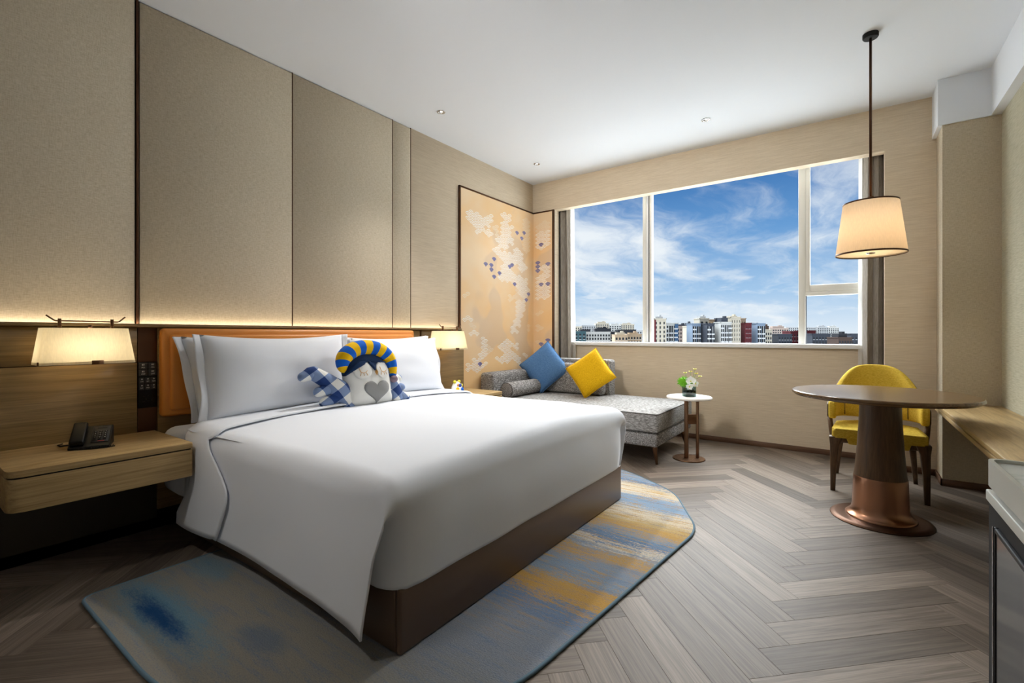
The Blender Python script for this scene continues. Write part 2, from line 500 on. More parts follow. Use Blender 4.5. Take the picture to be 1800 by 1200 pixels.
def empty(name, loc, label, cat, group=None, rz=0.0):
    o = bpy.data.objects.new(name, None); COL.objects.link(o); o.location = loc; o.rotation_euler = (0, 0, rz)
    o.empty_display_size = .1
    return props(o, label, cat, group)
def struct(o): o['kind'] = 'structure'; return o
def place(o, parent=None, loc=None, rot=None):
    if parent is not None: o.parent = parent
    if loc is not None: o.location = loc
    if rot is not None: o.rotation_euler = rot
    return o
def copy_tree(o, parent=None):
    c = o.copy(); COL.objects.link(c)
    if parent is not None: c.parent = parent
    for ch in list(o.children): copy_tree(ch, c)
    return c

# ------------------------------------------------------------------ room constants
XL, XR, YB, YF, ZC = -3.29, 0.87, -1.3, 5.02, 3.03       # left wall cover, right wall, back wall, window wall (front plane), ceiling
WY = 5.29                                                 # wall under the window
# ------------------------------------------------------------------ floor: herringbone planks
def clip(poly, ax, lim, keep_less):
    out = []
    for i in range(len(poly)):
        a, b = poly[i], poly[(i+1) % len(poly)]
        ia = (a[ax] <= lim) == keep_less; ib = (b[ax] <= lim) == keep_less
        if ia: out.append(a)
        if ia != ib:
            t = (lim-a[ax])/(b[ax]-a[ax]); out.append((a[0]+(b[0]-a[0])*t, a[1]+(b[1]-a[1])*t))
    return out
def make_floor():
    fl = struct(MB().box(-3.45, YB-.1, -.12, 1.0, 5.5, -.013).build('floor', 'floor_under'))
    W = .1293; L = 6*W; g = .0003
    x0 = -.178-math.sqrt(2)*L; y0 = 2.159-math.sqrt(2)*W*10
    c45 = math.cos(PI/4)
    # one shared mesh for whole planks: local x runs along the plank
    def plank_mesh(poly):
        m = MB().prism(poly, -.012, 0, .0006, 1)
        me = bpy.data.meshes.new('plank'); m.b.to_mesh(me); m.b.free(); me.materials.append(MATS['floor_wood']); return me
    shared = plank_mesh([(-L/2+g, -W/2+g), (L/2-g, -W/2+g), (L/2-g, W/2-g), (-L/2+g, W/2-g)])
    base = wloc(fl)
    xr, yr = (-3.36, .87), (YB, 5.29)
    n = 0
    for m in range(-6, 7):
        for k in range(-40, 60):
            for kind in (0, 1):
                ox, oy = k*W+m*L, k*W-m*L
                if kind == 0: cx, cy = ox+L/2, oy+W/2
                else: cx, cy = ox+L+W/2, oy+W-L/2
                wx, wy = x0+(cx-cy)*c45, y0+(cx+cy)*c45
                ang = PI/4 if kind == 0 else 3*PI/4
                ca, sa = math.cos(ang), math.sin(ang)
                cor = [(wx+ca*a-sa*b, wy+sa*a+ca*b) for a, b in ((-L/2+g, -W/2+g), (L/2-g, -W/2+g), (L/2-g, W/2-g), (-L/2+g, W/2-g))]
                q = cor
                for ax, lim, less in ((0, xr[0], False), (0, xr[1], True), (1, yr[0], False), (1, yr[1], True)):
                    if q: q = clip(q, ax, lim, less)
                if len(q) < 3: continue
                area = abs(sum(q[i][0]*q[(i+1) % len(q)][1]-q[(i+1) % len(q)][0]*q[i][1] for i in range(len(q))))/2
                if area < .002: continue
                if area > .99*(L-2*g)*(W-2*g): me = shared
                else: me = plank_mesh([(ca*(x-wx)+sa*(y-wy), -sa*(x-wx)+ca*(y-wy)) for x, y in q])
                o = bpy.data.objects.new('plank', me); COL.objects.link(o); o.parent = fl
                o.location = Vector((wx, wy, 0))-base; o.rotation_euler = (0, 0, ang); n += 1
make_floor()
# ------------------------------------------------------------------ ceiling and beams
ceil = struct(MB().box(-3.45, YB-.1, ZC, 1.0, 5.5, ZC+.12).build('ceiling', 'ceiling_paint'))
bk = MB().box(.53, 4.715, 2.69, .9, YF, ZC).build('beam_end_block', 'ceiling_paint', ceil)
bm_ = MB().box(.815, YB, 2.69, .9, 4.72, ZC).build('beam', 'ceiling_paint', ceil)
# ------------------------------------------------------------------ left wall
wl = struct(MB().box(-3.45, YB-.1, 0, XL-.012, 5.5, ZC).build('wall_left', 'dark_void'))
def panel(y0, y1, z0, z1, mat='linen_wall'):
    return MB().box(XL-.012, y0+.0035, z0, XL, y1-.0035, z1, .0015, 1).build('wall_panel', mat, wl)
seams = [YB, -.32, .918, 1.833, 2.753, 2.965]
for a, b in zip(seams[:-1], seams[1:]): panel(a+(.008 if a == .918 else 0), b-(.008 if b == .918 else 0), 1.1, ZC-.006)
panel(2.965, YF, 0.0, ZC, 'linen_wall_smooth')
MB().box(XL-.012, .912, 1.16, XL+.004, .924, ZC, .001, 1).build('metal_strip', 'bronze_dark', wl)
for ys in (-.32, 1.833, 2.753, 2.965):
    MB().box(XL-.012, ys-.0032, 1.16, XL+.0005, ys+.0032, ZC).build('metal_strip', 'bronze_dark', wl)
# wood wainscot in front of it, with a ledge and a hidden strip of light
WX = -3.24
for (y0, y1, z0, z1, mat) in ((YB, .904, .972+.002, 1.165, 'oak_panel'), (YB, .904, .40, .972-.002, 'oak_panel'), (1.0, 3.028, .12, 1.165, 'oak_panel'), (3.052, 3.64, .02, 1.165, 'oak_panel')):
    MB().box(XL, y0, z0, WX, y1, z1, .0012, 1).build('wainscot_panel', mat, wl)
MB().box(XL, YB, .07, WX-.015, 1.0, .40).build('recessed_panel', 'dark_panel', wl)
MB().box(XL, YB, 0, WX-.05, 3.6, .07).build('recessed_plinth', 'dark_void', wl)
MB().box(XL, .908, .40, WX-.006, .997, 1.165).build('copper_strip', 'bronze_dark', wl)
MB().box(XL, 3.028, .12, WX-.01, 3.052, 1.165).build('copper_strip', 'bronze_dark', wl)
MB().box(XL, YB, 1.165, -3.218, 3.585, 1.172, .001, 1).box(-3.232, YB, 1.165, -3.218, 3.585, 1.188, .001, 1).build('wainscot_ledge', 'oak_panel', wl)
led = MB().box(-3.277, YB, 1.173, -3.262, 3.57, 1.178).build('led_strip', 'led', wl)
# ------------------------------------------------------------------ wall with the window
wf = MB()
wf.box(XL-.1, YF, 2.667, 1.0, YF+.10, ZC)                       # header
wf.box(XL-.1, YF, 0, -2.97, YF+.10, 2.667)
wf.box(.232, YF, 0, 1.0, YF+.10, 2.667)
wf.box(XL-.1, WY, 0, 1.0, 5.5, 1.0)                            # under the sill
wf.box(XL-.1, WY+.02, 1.0, -3.06, 5.5, ZC)
wf.box(.17, WY+.02, 1.0, 1.0, 5.5, ZC)
wf.box(-3.06, WY+.02, 2.80, .17, 5.5, ZC)
wall_f = struct(wf.build('wall_front', 'linen_wall_smooth'))
MB().box(.557, 4.73, 0, 1.0, YF, 2.69).build('pilaster', 'linen_wall', wall_f)
wall_r = struct(MB().box(XR, YB-.1, 0, 1.0, 5.5, ZC).build('wall_right', 'wall_right_cover'))
wall_b = struct(MB().box(-3.45, YB-.12, 0, 1.0, YB, ZC).build('wall_back', 'white_paint'))
bb = MB()
bb.box(-2.97, WY-.012, 0, .232, WY, .05, .002, 1).box(.232, YF-.012, 0, .557, YF, .05, .002, 1)
bb.box(.232-.0, YF-.012, 0, .244, YF+.1, .05, .002, 1)
bb.box(.545, 4.718, 0, .557, YF-.012, .05, .002, 1).box(.545, 4.718, 0, XR, 4.73, .05, .002, 1)
struct(bb.build('baseboard_front', 'base_wood'))
struct(MB().box(XR-.012, YB, 0, XR, 4.718, .05, .002, 1).build('baseboard_right', 'base_wood'))
# ------------------------------------------------------------------ window
win = empty('window_1', (-1.45, 5.36, 1.03), None, None); win['kind'] = 'structure'
W0, W1 = 5.335, 5.405
def wpart(name, x0, x1, z0, z1, mat='aluminium_white', y0=W0, y1=W1, bev=.004):
    return MB().box(x0, y0, z0, x1, y1, z1, bev, 2).build(name, mat, win)
wpart('frame_rail', -3.06, .17, 1.022, 1.036, bev=.002); wpart('frame_rail', -3.06, .17, 2.762, 2.80, bev=.002)
wpart('frame_post', -3.06, -3.01, 1.036, 2.762); wpart('frame_post', .12, .17, 1.036, 2.762)
wpart('mullion', -1.968, -1.928, 1.03, 2.77); wpart('mullion', -1.888, -1.862, 1.03, 2.77)
wpart('joint_cover', -1.928, -1.902, 1.03, 2.77, 'white_paint', W0+.006)
wpart('joint_gasket', -1.902, -1.888, 1.03, 2.77, 'gasket', W0+.02, bev=0)
wpart('mullion', -.410, -.352, 1.03, 2.77, y0=W0-.012)
wpart('transom', -.352, .12, 1.500, 1.54)
wpart('casement_frame', -.352, -.316, 1.54, 2.765, y0=W0-.006); wpart('casement_frame', -.316, .12, 1.54, 1.60, y0=W0-.006)
wpart('joint_gasket', -.352, -.346, 1.036, 1.50, 'gasket', W0+.02, bev=0)
for x0, x1, z0, z1 in ((-3.01, -1.968, 1.036, 2.762), (-1.862, -.410, 1.036, 2.762), (-.316, .12, 1.60, 2.762), (-.346, .12, 1.036, 1.50)):
    MB().box(x0, 5.365, z0, x1, 5.371, z1).build('pane', 'window_glass', win)
MB().box(-3.06, 5.235, .994, .232, 5.42, 1.0335, .004, 2).build('window_sill', 'white_paint', win)
MB().box(-3.1, YF+.10, 2.74, .25, WY+.02, 2.80).build('curtain_pocket_lining', 'white_paint', win)

# ------------------------------------------------------------------ curtains
def curtain(name, x0, x1, y, amp, waves, mat, label, ph=0.0, z1=2.735, drift=0.0, th=.004):
    n = 20*waves
    def fn(u, v):
        z = .02+(z1-.02)*v
        x = x0+(x1-x0)*u + drift*(1-v)*u
        a = amp*(.8+.35*math.sin(3*u*PI+ph))
        q = 2*PI*waves*u+ph+.5*math.sin(2.2*v+ph+4*u)
        yy = y+a*math.sin(q)*(1.0-.25*v)
        return Vector((x+.006*math.sin(2*q), yy, z))
    o = MB().grid(fn, n, 26).build(name, mat)
    md = o.modifiers.new('thick', 'SOLIDIFY'); md.thickness = th
    return props(o, label, 'curtain')
curtain('curtain', -3.20, -2.845, 5.172, .038, 4, 'curtain_fabric', 'grey curtain gathered at the left end of the window, behind the peach art screen', .4, drift=.035)
curtain('curtain', .085, .36, 5.172, .040, 4, 'curtain_fabric', 'grey curtain gathered at the right end of the window, behind the yellow chair', 1.2)
curtain('sheer_curtain', -3.05, -2.815, 5.235, .010, 4, 'sheer', 'thin white sheer curtain edge showing beside the grey curtain left of the window', .2, drift=.04, th=.001)
curtain('sheer_curtain', .055, .25, 5.235, .010, 4, 'sheer', 'thin white sheer curtain edge showing beside the grey curtain right of the window', .9, th=.001)
# ------------------------------------------------------------------ art screen across the corner
art = empty('art_screen', (-3.27, 4.3, .02), 'peach art screen with white and blue wave fans folded round the corner behind the sofa', 'artwork')
AX, AY = -3.272, 5.002
MB().box(XL, 3.625, .02, AX, YF, 2.655).box(AX, AY, .02, -2.985, YF, 2.655).build('screen_panel', 'art_print', art)
fm = MB().box(XL, 3.607, .02, AX+.008, 3.625, 2.667, .002, 1).build('frame_bar', 'bronze_dark', art)
MB().box(XL, 3.607, 2.653, AX+.008, AY, 2.669, .002, 1).build('frame_bar', 'bronze_dark', art)
MB().box(AX, AY-.008, 2.653, -2.985, YF, 2.669, .002, 1).build('frame_bar', 'bronze_dark', art)
MB().box(-2.99, AY-.012, .02, -2.968, YF, 2.669, .002, 1).build('frame_bar', 'bronze_dark', art)
def fan_arcs(mb, cx, cz, r, to3d, rings, w, lower):
    """scale of a wave pattern: concentric arcs, hidden where the scales in front cover them"""
    for ro in rings:
        n = 14; run = []
        for i in range(n+1):
            a = PI*i/n
            px, pz = cx+ro*r*math.cos(a), cz+ro*r*math.sin(a)
            run.append((a, all((px-qx)**2+(pz-qz)**2 > (r*1.01)**2 for qx, qz in lower)))
        for i in range(n):
            if run[i][1] and run[i+1][1]:
                a0, a1 = run[i][0], run[i+1][0]
                q = [(cx+k*math.cos(a), cz+k*math.sin(a)) for k, a in ((ro*r-w, a0), (ro*r, a0), (ro*r, a1), (ro*r-w, a1))]
                mb.mesh([to3d(x, z) for x, z in q], [(0, 1, 2, 3)])
FR = .050
def lattice(i, j): return ((i+(.5 if j % 2 else 0))*2*FR, j*FR*.5)
def waves(to3d, blobs, blues, umin, umax, tag):
    white, blue, pale = MB(), MB(), MB()
    cells = {}
    for j in range(0, 120):
        for i in range(0, 24):
            u, z = lattice(i, j)
            u += umin-.04
            if u-FR < umin or u+FR > umax: continue
            for (bu, bz, ru, rz, kind) in blobs:
                dd = ((u-bu)/ru)**2+((z-bz)/rz)**2
                if dd < 1+R.uniform(-.25, .2): cells[(i, j)] = kind; break
    bl = set()
    for (bu, bz) in blues:
        best = min(((i, j) for j in range(0, 120) for i in range(0, 24) if umin-.0 < lattice(i, j)[0]+umin-.04-FR and lattice(i, j)[0]+umin-.04+FR < umax),
                   key=lambda c: (lattice(*c)[0]+umin-.04-bu)**2+(lattice(*c)[1]-bz)**2)
        cells.pop(best, None); bl.add(best)
    for (i, j) in list(cells)+list(bl):
        u, z = lattice(i, j); u += umin-.04
        low = [(u-FR, z-FR*.5), (u+FR, z-FR*.5), (u, z-FR)]
        if (i, j) in bl: fan_arcs(blue, u, z, FR, to3d, (1.0, .8, .6, .4, .2), FR*.13, low)
        else: fan_arcs(white if cells[(i, j)] else pale, u, z, FR, to3d, (1.0, .68, .36), FR*.14, low)
    for mb, nm, mt in ((white, 'wave_print', 'art_white'), (pale, 'wave_print', 'art_pale'), (blue, 'wave_print', 'art_blue')):
        if len(mb.b.faces): mb.build(nm, mt, art, recalc=False)['kind'] = 'stuff'
        else: mb.b.free()
# left wing (u = distance along the wall, z = height); right wing
waves(lambda u, z: Vector((AX+.0012, u, z)),
      [(3.83, 2.34, .14, .07, 1), (3.97, 2.33, .16, .06, 1), (4.10, 2.38, .10, .05, 1), (3.90, 2.24, .07, .07, 1), (4.07, 2.23, .09, .05, 1), (4.22, 2.29, .04, .07, 0),
       (4.42, 2.47, .09, .06, 1), (4.42, 2.34, .12, .09, 1), (4.45, 2.22, .14, .06, 1), (4.34, 2.15, .12, .06, 1), (4.26, 2.05, .08, .07, 1), (4.38, 2.02, .09, .05, 1),
       (4.48, 1.99, .17, .07, 1), (4.42, 1.86, .12, .08, 1), (4.45, 1.77, .15, .07, 1), (4.33, 1.74, .08, .04, 1), (4.65, 2.03, .12, .10, 1), (4.75, 1.92, .12, .07, 1),
       (4.72, 1.72, .15, .10, 1), (4.80, 1.62, .16, .08, 1), (4.68, 1.57, .10, .06, 0), (4.72, 1.45, .10, .07, 1), (4.69, 1.35, .09, .08, 1), (4.64, 1.24, .07, .06, 1), (4.58, 1.15, .09, .04, 1),
       (4.84, 2.48, .10, .06, 0), (4.88, 2.37, .09, .09, 0), (4.85, 2.20, .10, .09, 0), (4.52, 1.53, .08, .04, 0),
       (3.70, 1.26, .06, .035, 1), (3.80, 1.25, .05, .03, 1), (3.85, 1.11, .08, .03, 1), (3.69, 1.52, .07, .03, 0), (3.83, 1.18, .05, .03, 0),
       (4.01, 1.03, .05, .04, 1), (4.02, .93, .06, .06, 1), (4.10, .92, .07, .04, 0), (3.95, .86, .07, .04, 1), (3.86, .81, .07, .04, 1), (3.76, .74, .07, .05, 1), (3.93, .73, .10, .04, 1), (4.02, .76, .06, .04, 1),
       (4.46, .98, .10, .05, 1), (4.38, .95, .12, .04, 1), (4.45, .88, .10, .05, 1), (4.42, .82, .14, .05, 1), (4.56, .83, .10, .05, 1), (4.29, .80, .06, .04, 1), (4.62, .95, .05, .03, 1), (4.67, .76, .06, .04, 1), (4.81, .83, .05, .03, 1), (4.90, 1.2, .05, .05, 0)],
      [(4.667, 2.323), (4.749, 2.30), (4.80, 2.33), (4.21, 1.97), (4.02, 1.87), (4.148, 1.874), (4.148, 1.808), (4.21, 1.771), (4.278, 1.807), (4.47, 1.902), (4.534, 1.935), (4.606, 1.707),
       (4.925, 1.608), (4.861, 1.513), (3.949, .79)], 3.63, 4.985, 'l')
waves(lambda u, z: Vector((u, AY-.0012, z)),
      [(-3.15, 2.45, .13, .06, 0), (-3.12, 2.36, .14, .08, 1), (-3.20, 2.24, .08, .10, 1), (-3.10, 2.24, .10, .06, 1), (-3.12, 1.92, .12, .05, 1), (-3.06, 1.87, .09, .07, 1), (-3.16, 1.78, .10, .06, 1),
       (-3.12, 1.68, .15, .07, 1), (-3.15, 1.60, .12, .06, 1), (-3.2, 1.17, .06, .04, 0), (-3.18, 1.35, .06, .03, 0), (-3.22, 1.0, .04, .05, 0)],
      [(-3.137, 2.23), (-3.215, 1.972), (-3.19, 2.0), (-3.045, 1.969), (-3.215, 1.879), (-3.139, 1.705), (-3.077, 1.735), (-3.04, 1.046), (-3.139, .964)], -3.265, -2.992, 'r')

# ------------------------------------------------------------------ rug
def rounded_poly(pts, rads, seg=8):
    out = []
    n = len(pts)
    for i in range(n):
        p, a, b = Vector(pts[i]), Vector(pts[i-1]), Vector(pts[(i+1) % n])
        r = rads[i] if isinstance(rads, (list, tuple)) else rads
        if r <= 0: out.append(tuple(p)); continue
        da, db = (a-p).normalized(), (b-p).normalized()
        s, e = p+da*r, p+db*r
        for k in range(seg+1):
            t = k/seg
            q = s*(1-t)**2+p*2*t*(1-t)+e*t*t
            out.append((q.x, q.y))
    return out
rug = empty('rug', (-1.7, 2.1, 0), 'blue, grey and mustard streaked rug with cut corners under the bed', 'rug')
rp = [(-2.66, .535), (-1.72, .535), (-1.22, .70), (-.86, 1.12), (-.70, 2.80), (-1.0, 3.37), (-1.50, 3.70), (-2.66, 3.75)]
rr = [.07, .25, .2, .25, .14, .15, .2, .07]
outer = rounded_poly(rp, rr)
ctr = Vector((-1.7, 2.1))
def inset(poly, d):
    out = []; n = len(poly)
    for i in range(n):
        a, p, b = Vector(poly[i-1]), Vector(poly[i]), Vector(poly[(i+1) % n])
        t = (b-a); t = t.normalized() if t.length > 1e-6 else Vector((1, 0))
        nn = Vector((-t.y, t.x)); out.append(tuple(p+nn*d))
    return out
MB().prism(inset(outer, .011), .001, .012, .002, 1).build('pile', 'rug_pile', rug)
b_ = MB(); ring = [(x, y, .0075) for x, y in inset(outer, .009)]
b_.tube(ring+ring[:1], .0072, 8, cap=False); b_.build('bound_edge', 'rug_edge', rug)

# ------------------------------------------------------------------ bed
bed = empty('bed', (-2.2, 2.05, .012), 'double bed with brown leather base, orange leather headboard and white sheet', 'bed')
BY0, BY1 = 1.09, 3.02
MB().box(-3.17, BY0, .013, -1.29, BY0+.03, .235, .008, 3).build('base_side', 'brown_leather', bed)
MB().box(-3.17, BY1-.03, .013, -1.29, BY1, .235, .008, 3).build('base_side', 'brown_leather', bed)
MB().box(-1.289, BY0, .013, -1.262, BY1, .238, .010, 3).build('base_foot', 'brown_leather', bed)
MB().box(-3.17, BY0+.03, .04, -1.29, BY1-.03, .225).build('base_platform', 'dark_void', bed)
def mattress(u, v): pass
MB().prism([(-3.14, 1.0), (-2.98, .995), (-2.88, 1.085), (-1.36, 1.10), (-1.36, 3.01), (-2.88, 3.02), (-3.14, 3.08)], .236, .612, .06, 5, smooth=True).build('mattress', 'white_cotton', bed)
hb = MB().box(-3.238, 1.0, .655, -3.17, 2.905, 1.163, .022, 4)
hb.box(-3.19, 1.035, .69, -3.148, 2.87, 1.128, .018, 4)
hb.build('headboard', 'orange_leather', bed)

YC, NEAR, FAR, XF = 2.055, 1.028, 3.082, -1.248
def wob(x, y, z, s=2.2, a=.006): return noise.noise(Vector((x*s, y*s, z*s)))*a
def ztop(y, lift=0.0):
    q = min(1, abs(y-YC)/1.03)
    return .632+lift+.022*(1-q**4)
def section(x, hem, r, n1, off, zdrop=0.0, ext=0.0):
    """cross-section of cover from near hem over top to far hem, at one station along bed"""
    pts = []
    y0, y1 = NEAR-off, FAR+off
    zt = .632+off-zdrop
    for i in range(14): pts.append((y0, hem+(zt-r-hem)*i/14))
    for i in range(9):
        a = PI-(PI/2)*i/8; pts.append((y0+r+r*math.cos(a), zt-r+r*math.sin(a)))
    for i in range(1, 30):
        y = (y0+r)+(y1-y0-2*r)*i/30; q = 1-abs(i-15)/15
        pts.append((y, zt+.024*(1-(1-q)**3)*(1 if zdrop < .001 else max(0, 1-zdrop/.05))))
    for i in range(9):
        a = PI/2-(PI/2)*i/8; pts.append((y1-r+r*math.cos(a), zt-r+r*math.sin(a)))
    for i in range(1, 15): pts.append((y1, zt-r+(hem-zt+r)*i/14))
    return pts
def make_duvet():
    duv = empty('duvet', (-2.0, 2.055, .6), 'white duvet spread over the bed, tucked at the foot and hanging over the sides', 'duvet')
    m = MB()
    XH = -2.90; RF = .085; ST = 46
    xs = [XH+(XF-RF-XH)*i/ST for i in range(ST+1)]+[XF-RF+RF*math.sin(PI/2*i/8) for i in range(1, 9)]
    rows = []
    for k, x in enumerate(xs):
        dx = max(0, x-(XF-RF)); drop = RF-math.sqrt(max(0, RF*RF-dx*dx))
        r = .10
        t = (x-XH)/(XF-XH)
        hem = .128-.03*t
        sec = section(x, hem, r*(1-.35*max(0, (t-.8)/.2)), 0, 0, drop)
        row = []
        for (y, z) in sec:
            hang = max(0, min(1, (.56-z)/.45))
            xx = x
            edge = max(0, (t-.75)/.25)
            xx -= edge*hang*.085 if (y < 1.2 or y > 2.9) else 0
            yy = y
            if hang > 0:
                s = -1 if y < YC else 1
                yy += s*(.012*hang + .010*math.sin(x*4.1+1.0)*hang + .034*edge**3*min(1, hang*2.5))
                zz = z
            zz = z+wob(x, y, 0, 2.0, .007)*(1-hang)+wob(x*3, y*3, z, 2.0, .0025)
            if z > .6 and .0 < abs(y-NEAR) < .4 and t > .85:   # small puckers running from the corner
                zz += .004*math.sin((x+y)*55)*(t-.85)/.15*max(0, 1-abs(y-NEAR)/.4)
            yy += wob(x, 0, z*1.5, 3.0, .008)*hang
            row.append(Vector((xx, yy, zz)))
        rows.append(row)
    nu, nv = len(rows), len(rows[0])
    m.grid(lambda u, v: rows[round(u*(nu-1))][round(v*(nv-1))], nu, nv)
    # the foot end runs on down and is tucked behind the base; its corners turn in behind the side flaps
    last = rows[-1]; j0, j1 = 17, len(last)-18
    cols = list(range(j0, j1+1)); ND = 22
    C = .10
    strip = []
    for j in cols:
        p0 = last[j]; col = [p0.copy()]
        for k in range(1, ND+1):
            v = k/ND
            z = p0.z+(.236-p0.z)*v
            w = min(1, v/.22); w = w*w*(3-2*w)
            yy = 1.062+(p0.y-NEAR)*(3.046-1.062)/(FAR-NEAR) if True else p0.y
            y = p0.y+(yy-p0.y)*w
            d = min(y-1.062, 3.046-y); pull = 0.0
            if d < C:
                q = (C-max(0, d))/C; pull = (1-math.sqrt(max(0, 1-q*q)))*C*1.1
            x = p0.x-pull*w+.010*math.sin(v*PI)*min(1, max(0, d)/.2)-.006*v**3
            x += wob(y*2, z*2, 1, 2.0, .006)*w+.0035*math.sin(y*44+v*4)*max(0, 1-d/.35)*w*(1-v)
            col.append(Vector((x, y, z)))
        strip.append(col)
    for side in (0, -1):                        # turn the edge back along the mattress side
        src = strip[side]; extra = []
        for n_ in range(1, 6):
            extra.append([Vector((q.x-(.05*n_ if k > 1 else .004*n_), q.y, q.z)) for k, q in enumerate(src)])
        strip = (list(reversed(extra))+strip) if side == 0 else (strip+extra)
    m.grid(lambda u, v: strip[round(u*(len(strip)-1))][round(v*ND)], len(strip), ND+1)
    bmesh.ops.remove_doubles(m.b, verts=m.b.verts, dist=.0004)
    o = m.build('cover', 'white_cotton', duv)
    md = o.modifiers.new('thick', 'SOLIDIFY'); md.thickness = .008; md.offset = -1
    # folded-back band
    bd = MB(); rows = []
    for k in range(19):
        t = k/18
        row = []
        sec = section(0, .118+.014*t, .115, 0, .011+.005*math.sin(t*PI))
        for (y, z) in sec:
            hang = max(0, min(1, (.60-z)/.48))
            xl = -2.93+(.13*math.sin(min(1, hang*1.15)*PI) if y < YC else .1*math.sin(hang*PI))
            xr = -2.66+.30*math.sin(min(1, hang*1.6)*PI/2)-.13*max(0, hang-.45)/.55
            if hang == 0:
                q = min(abs(y-NEAR), abs(y-FAR)); xr += .06*max(0, 1-q/.5)**2
            x = xl+(xr-xl)*t
            s = -1 if y < YC else 1
            yy = y+s*(.014*hang+.010*math.sin(x*4.1+1.0)*hang)+s*.006*math.sin(t*PI)*hang
            zz = z+wob(x, y, 5, 2.4, .007)*(1-hang)+(.005 if .9 < t < 1 else 0)
            row.append(Vector((x, yy, zz)))
        rows.append(row)
    nu, nv = len(rows), len(rows[0])
    bd.grid(lambda u, v: rows[round(u*(nu-1))][round(v*(nv-1))], nu, nv)
    o3 = bd.build('turned_back_band', 'white_cotton_fold', duv, recalc=False)
    md = o3.modifiers.new('thick', 'SOLIDIFY'); md.thickness = .007; md.offset = 1
make_duvet()

# pillows: local x = width, z = height, y = thickness (front towards -y)
def pillow(w, h, th, flange, label, loc, yaw, lean, seed, roll=0.0, taper=0.0):
    t = empty('pillow', loc, label, 'pillow', 'white pillows at the head of the bed')
    rn = random.Random(seed); off = Vector((rn.uniform(0, 9), rn.uniform(0, 9), 0))
    m = MB(); n = 30
    def shape(side):
        def fn(u, v):
            a, b = 2*u-1, 2*v-1
            k = max(0, (1-abs(a)**3.2))**.55*max(0, (1-abs(b)**3.0))**.55
            sag = .028*(1-a*a)*(1 if b > 0 else .5)*abs(b)
            pin = .018*(1-b*b)*abs(a)**3
            x = (a*(w/2)-math.copysign(pin, a))*(1-taper*(1-v))
            z = h/2+b*h/2-math.copysign(sag, b)
            y = side*(th/2*k)+.008*noise.noise(Vector((a*1.7, b*1.7, side*3))+off)*k
            return Vector((x, y, z))
        return fn
    m.grid(shape(-1), n, n); m.grid(shape(1), n, n)
    bmesh.ops.remove_doubles(m.b, verts=m.b.verts, dist=.0004)
    o = m.build('cushion_body', 'white_cotton', t, local=True)
    # flat flange of the case at both ends
    for s in (-1, 1):
        f = MB()
        def fl(u, v):
            b = 2*v-1
            pin = .018*(1-b*b)
            sag = .028*.04*abs(b)
            x = s*(w/2-pin-.004+u*flange)*(1-taper*(1-v))
            return Vector((x, .006*math.sin(b*5+seed)+(.018*math.sin(v*9+seed))*u, h/2+b*(h/2-.001)-math.copysign(sag, b)))
        f.grid(fl, 5, 24)
        fo = f.build('flange', 'white_cotton_fold', t, local=True)
        md = fo.modifiers.new('thick', 'SOLIDIFY'); md.thickness = .004
    t.rotation_euler = (lean, roll, yaw)
    return t
# front faces the foot of the bed (+x): local -y -> +x  => yaw = +90 degrees
pillow(.93, .50, .20, .045, 'white pillow at the near end of the headboard, behind another pillow', (-3.035, 1.535, .622), PI/2, -.15, 3, 0, .13)
pillow(.93, .50, .20, .045, 'white pillow at the far end of the headboard, behind another pillow', (-3.035, 2.52, .622), PI/2, -.15, 5, 0, .13)
pillow(.93, .50, .22, .040, 'large white pillow leaning in front at the side of the bed with the telephone', (-2.90, 1.585, .640), PI/2, -.22, 8)
pillow(.87, .47, .22, .030, 'large white pillow leaning in front at the side of the bed nearest the window', (-2.90, 2.545, .640), PI/2, -.22, 12)

# ------------------------------------------------------------------ plush penguin (local x = its left-right, z up, -y = its front)
def flat_plush(poly, th, n_in=7, smooth=True, pw=.5):
    """stuffed shape from an outline: puffed to both sides"""
    t = bmesh.new()
    c = Vector((sum(p[0] for p in poly)/len(poly), sum(p[1] for p in poly)/len(poly)))
    vs, fs = [], []
    n = len(poly)
    for side in (-1, 1):
        base = len(vs)
        for j in range(n_in):
            k = j/(n_in-1)                       # 0 at rim .. 1 at centre
            s = 1-k
            puff = (1-s**2.6)**pw
            for p in poly:
                q = c+(Vector(p)-c)*s
                vs.append(Vector((q.x, side*th/2*puff, q.y)))
        for j in range(n_in-2):
            for i in range(n):
                fs.append((base+j*n+i, base+j*n+(i+1) % n, base+(j+1)*n+(i+1) % n, base+(j+1)*n+i))
        cidx = len(vs); vs.append(Vector((c.x, side*th/2, c.y)))
        for i in range(n): fs.append((base+(n_in-2)*n+i, base+(n_in-2)*n+(i+1) % n, cidx))
    t.free()
    return vs, fs
def smooth_poly(pts, sub=5):
    out = []; n = len(pts)
    for i in range(n):
        p0, p1, p2, p3 = (Vector(pts[(i+k-1) % n]) for k in range(4))
        for s in range(sub):
            t = s/sub
            q = .5*((2*p1)+(-p0+p2)*t+(2*p0-5*p1+4*p2-p3)*t*t+(-p0+3*p1-3*p2+p3)*t**3)
            out.append((q.x, q.y))
    return out
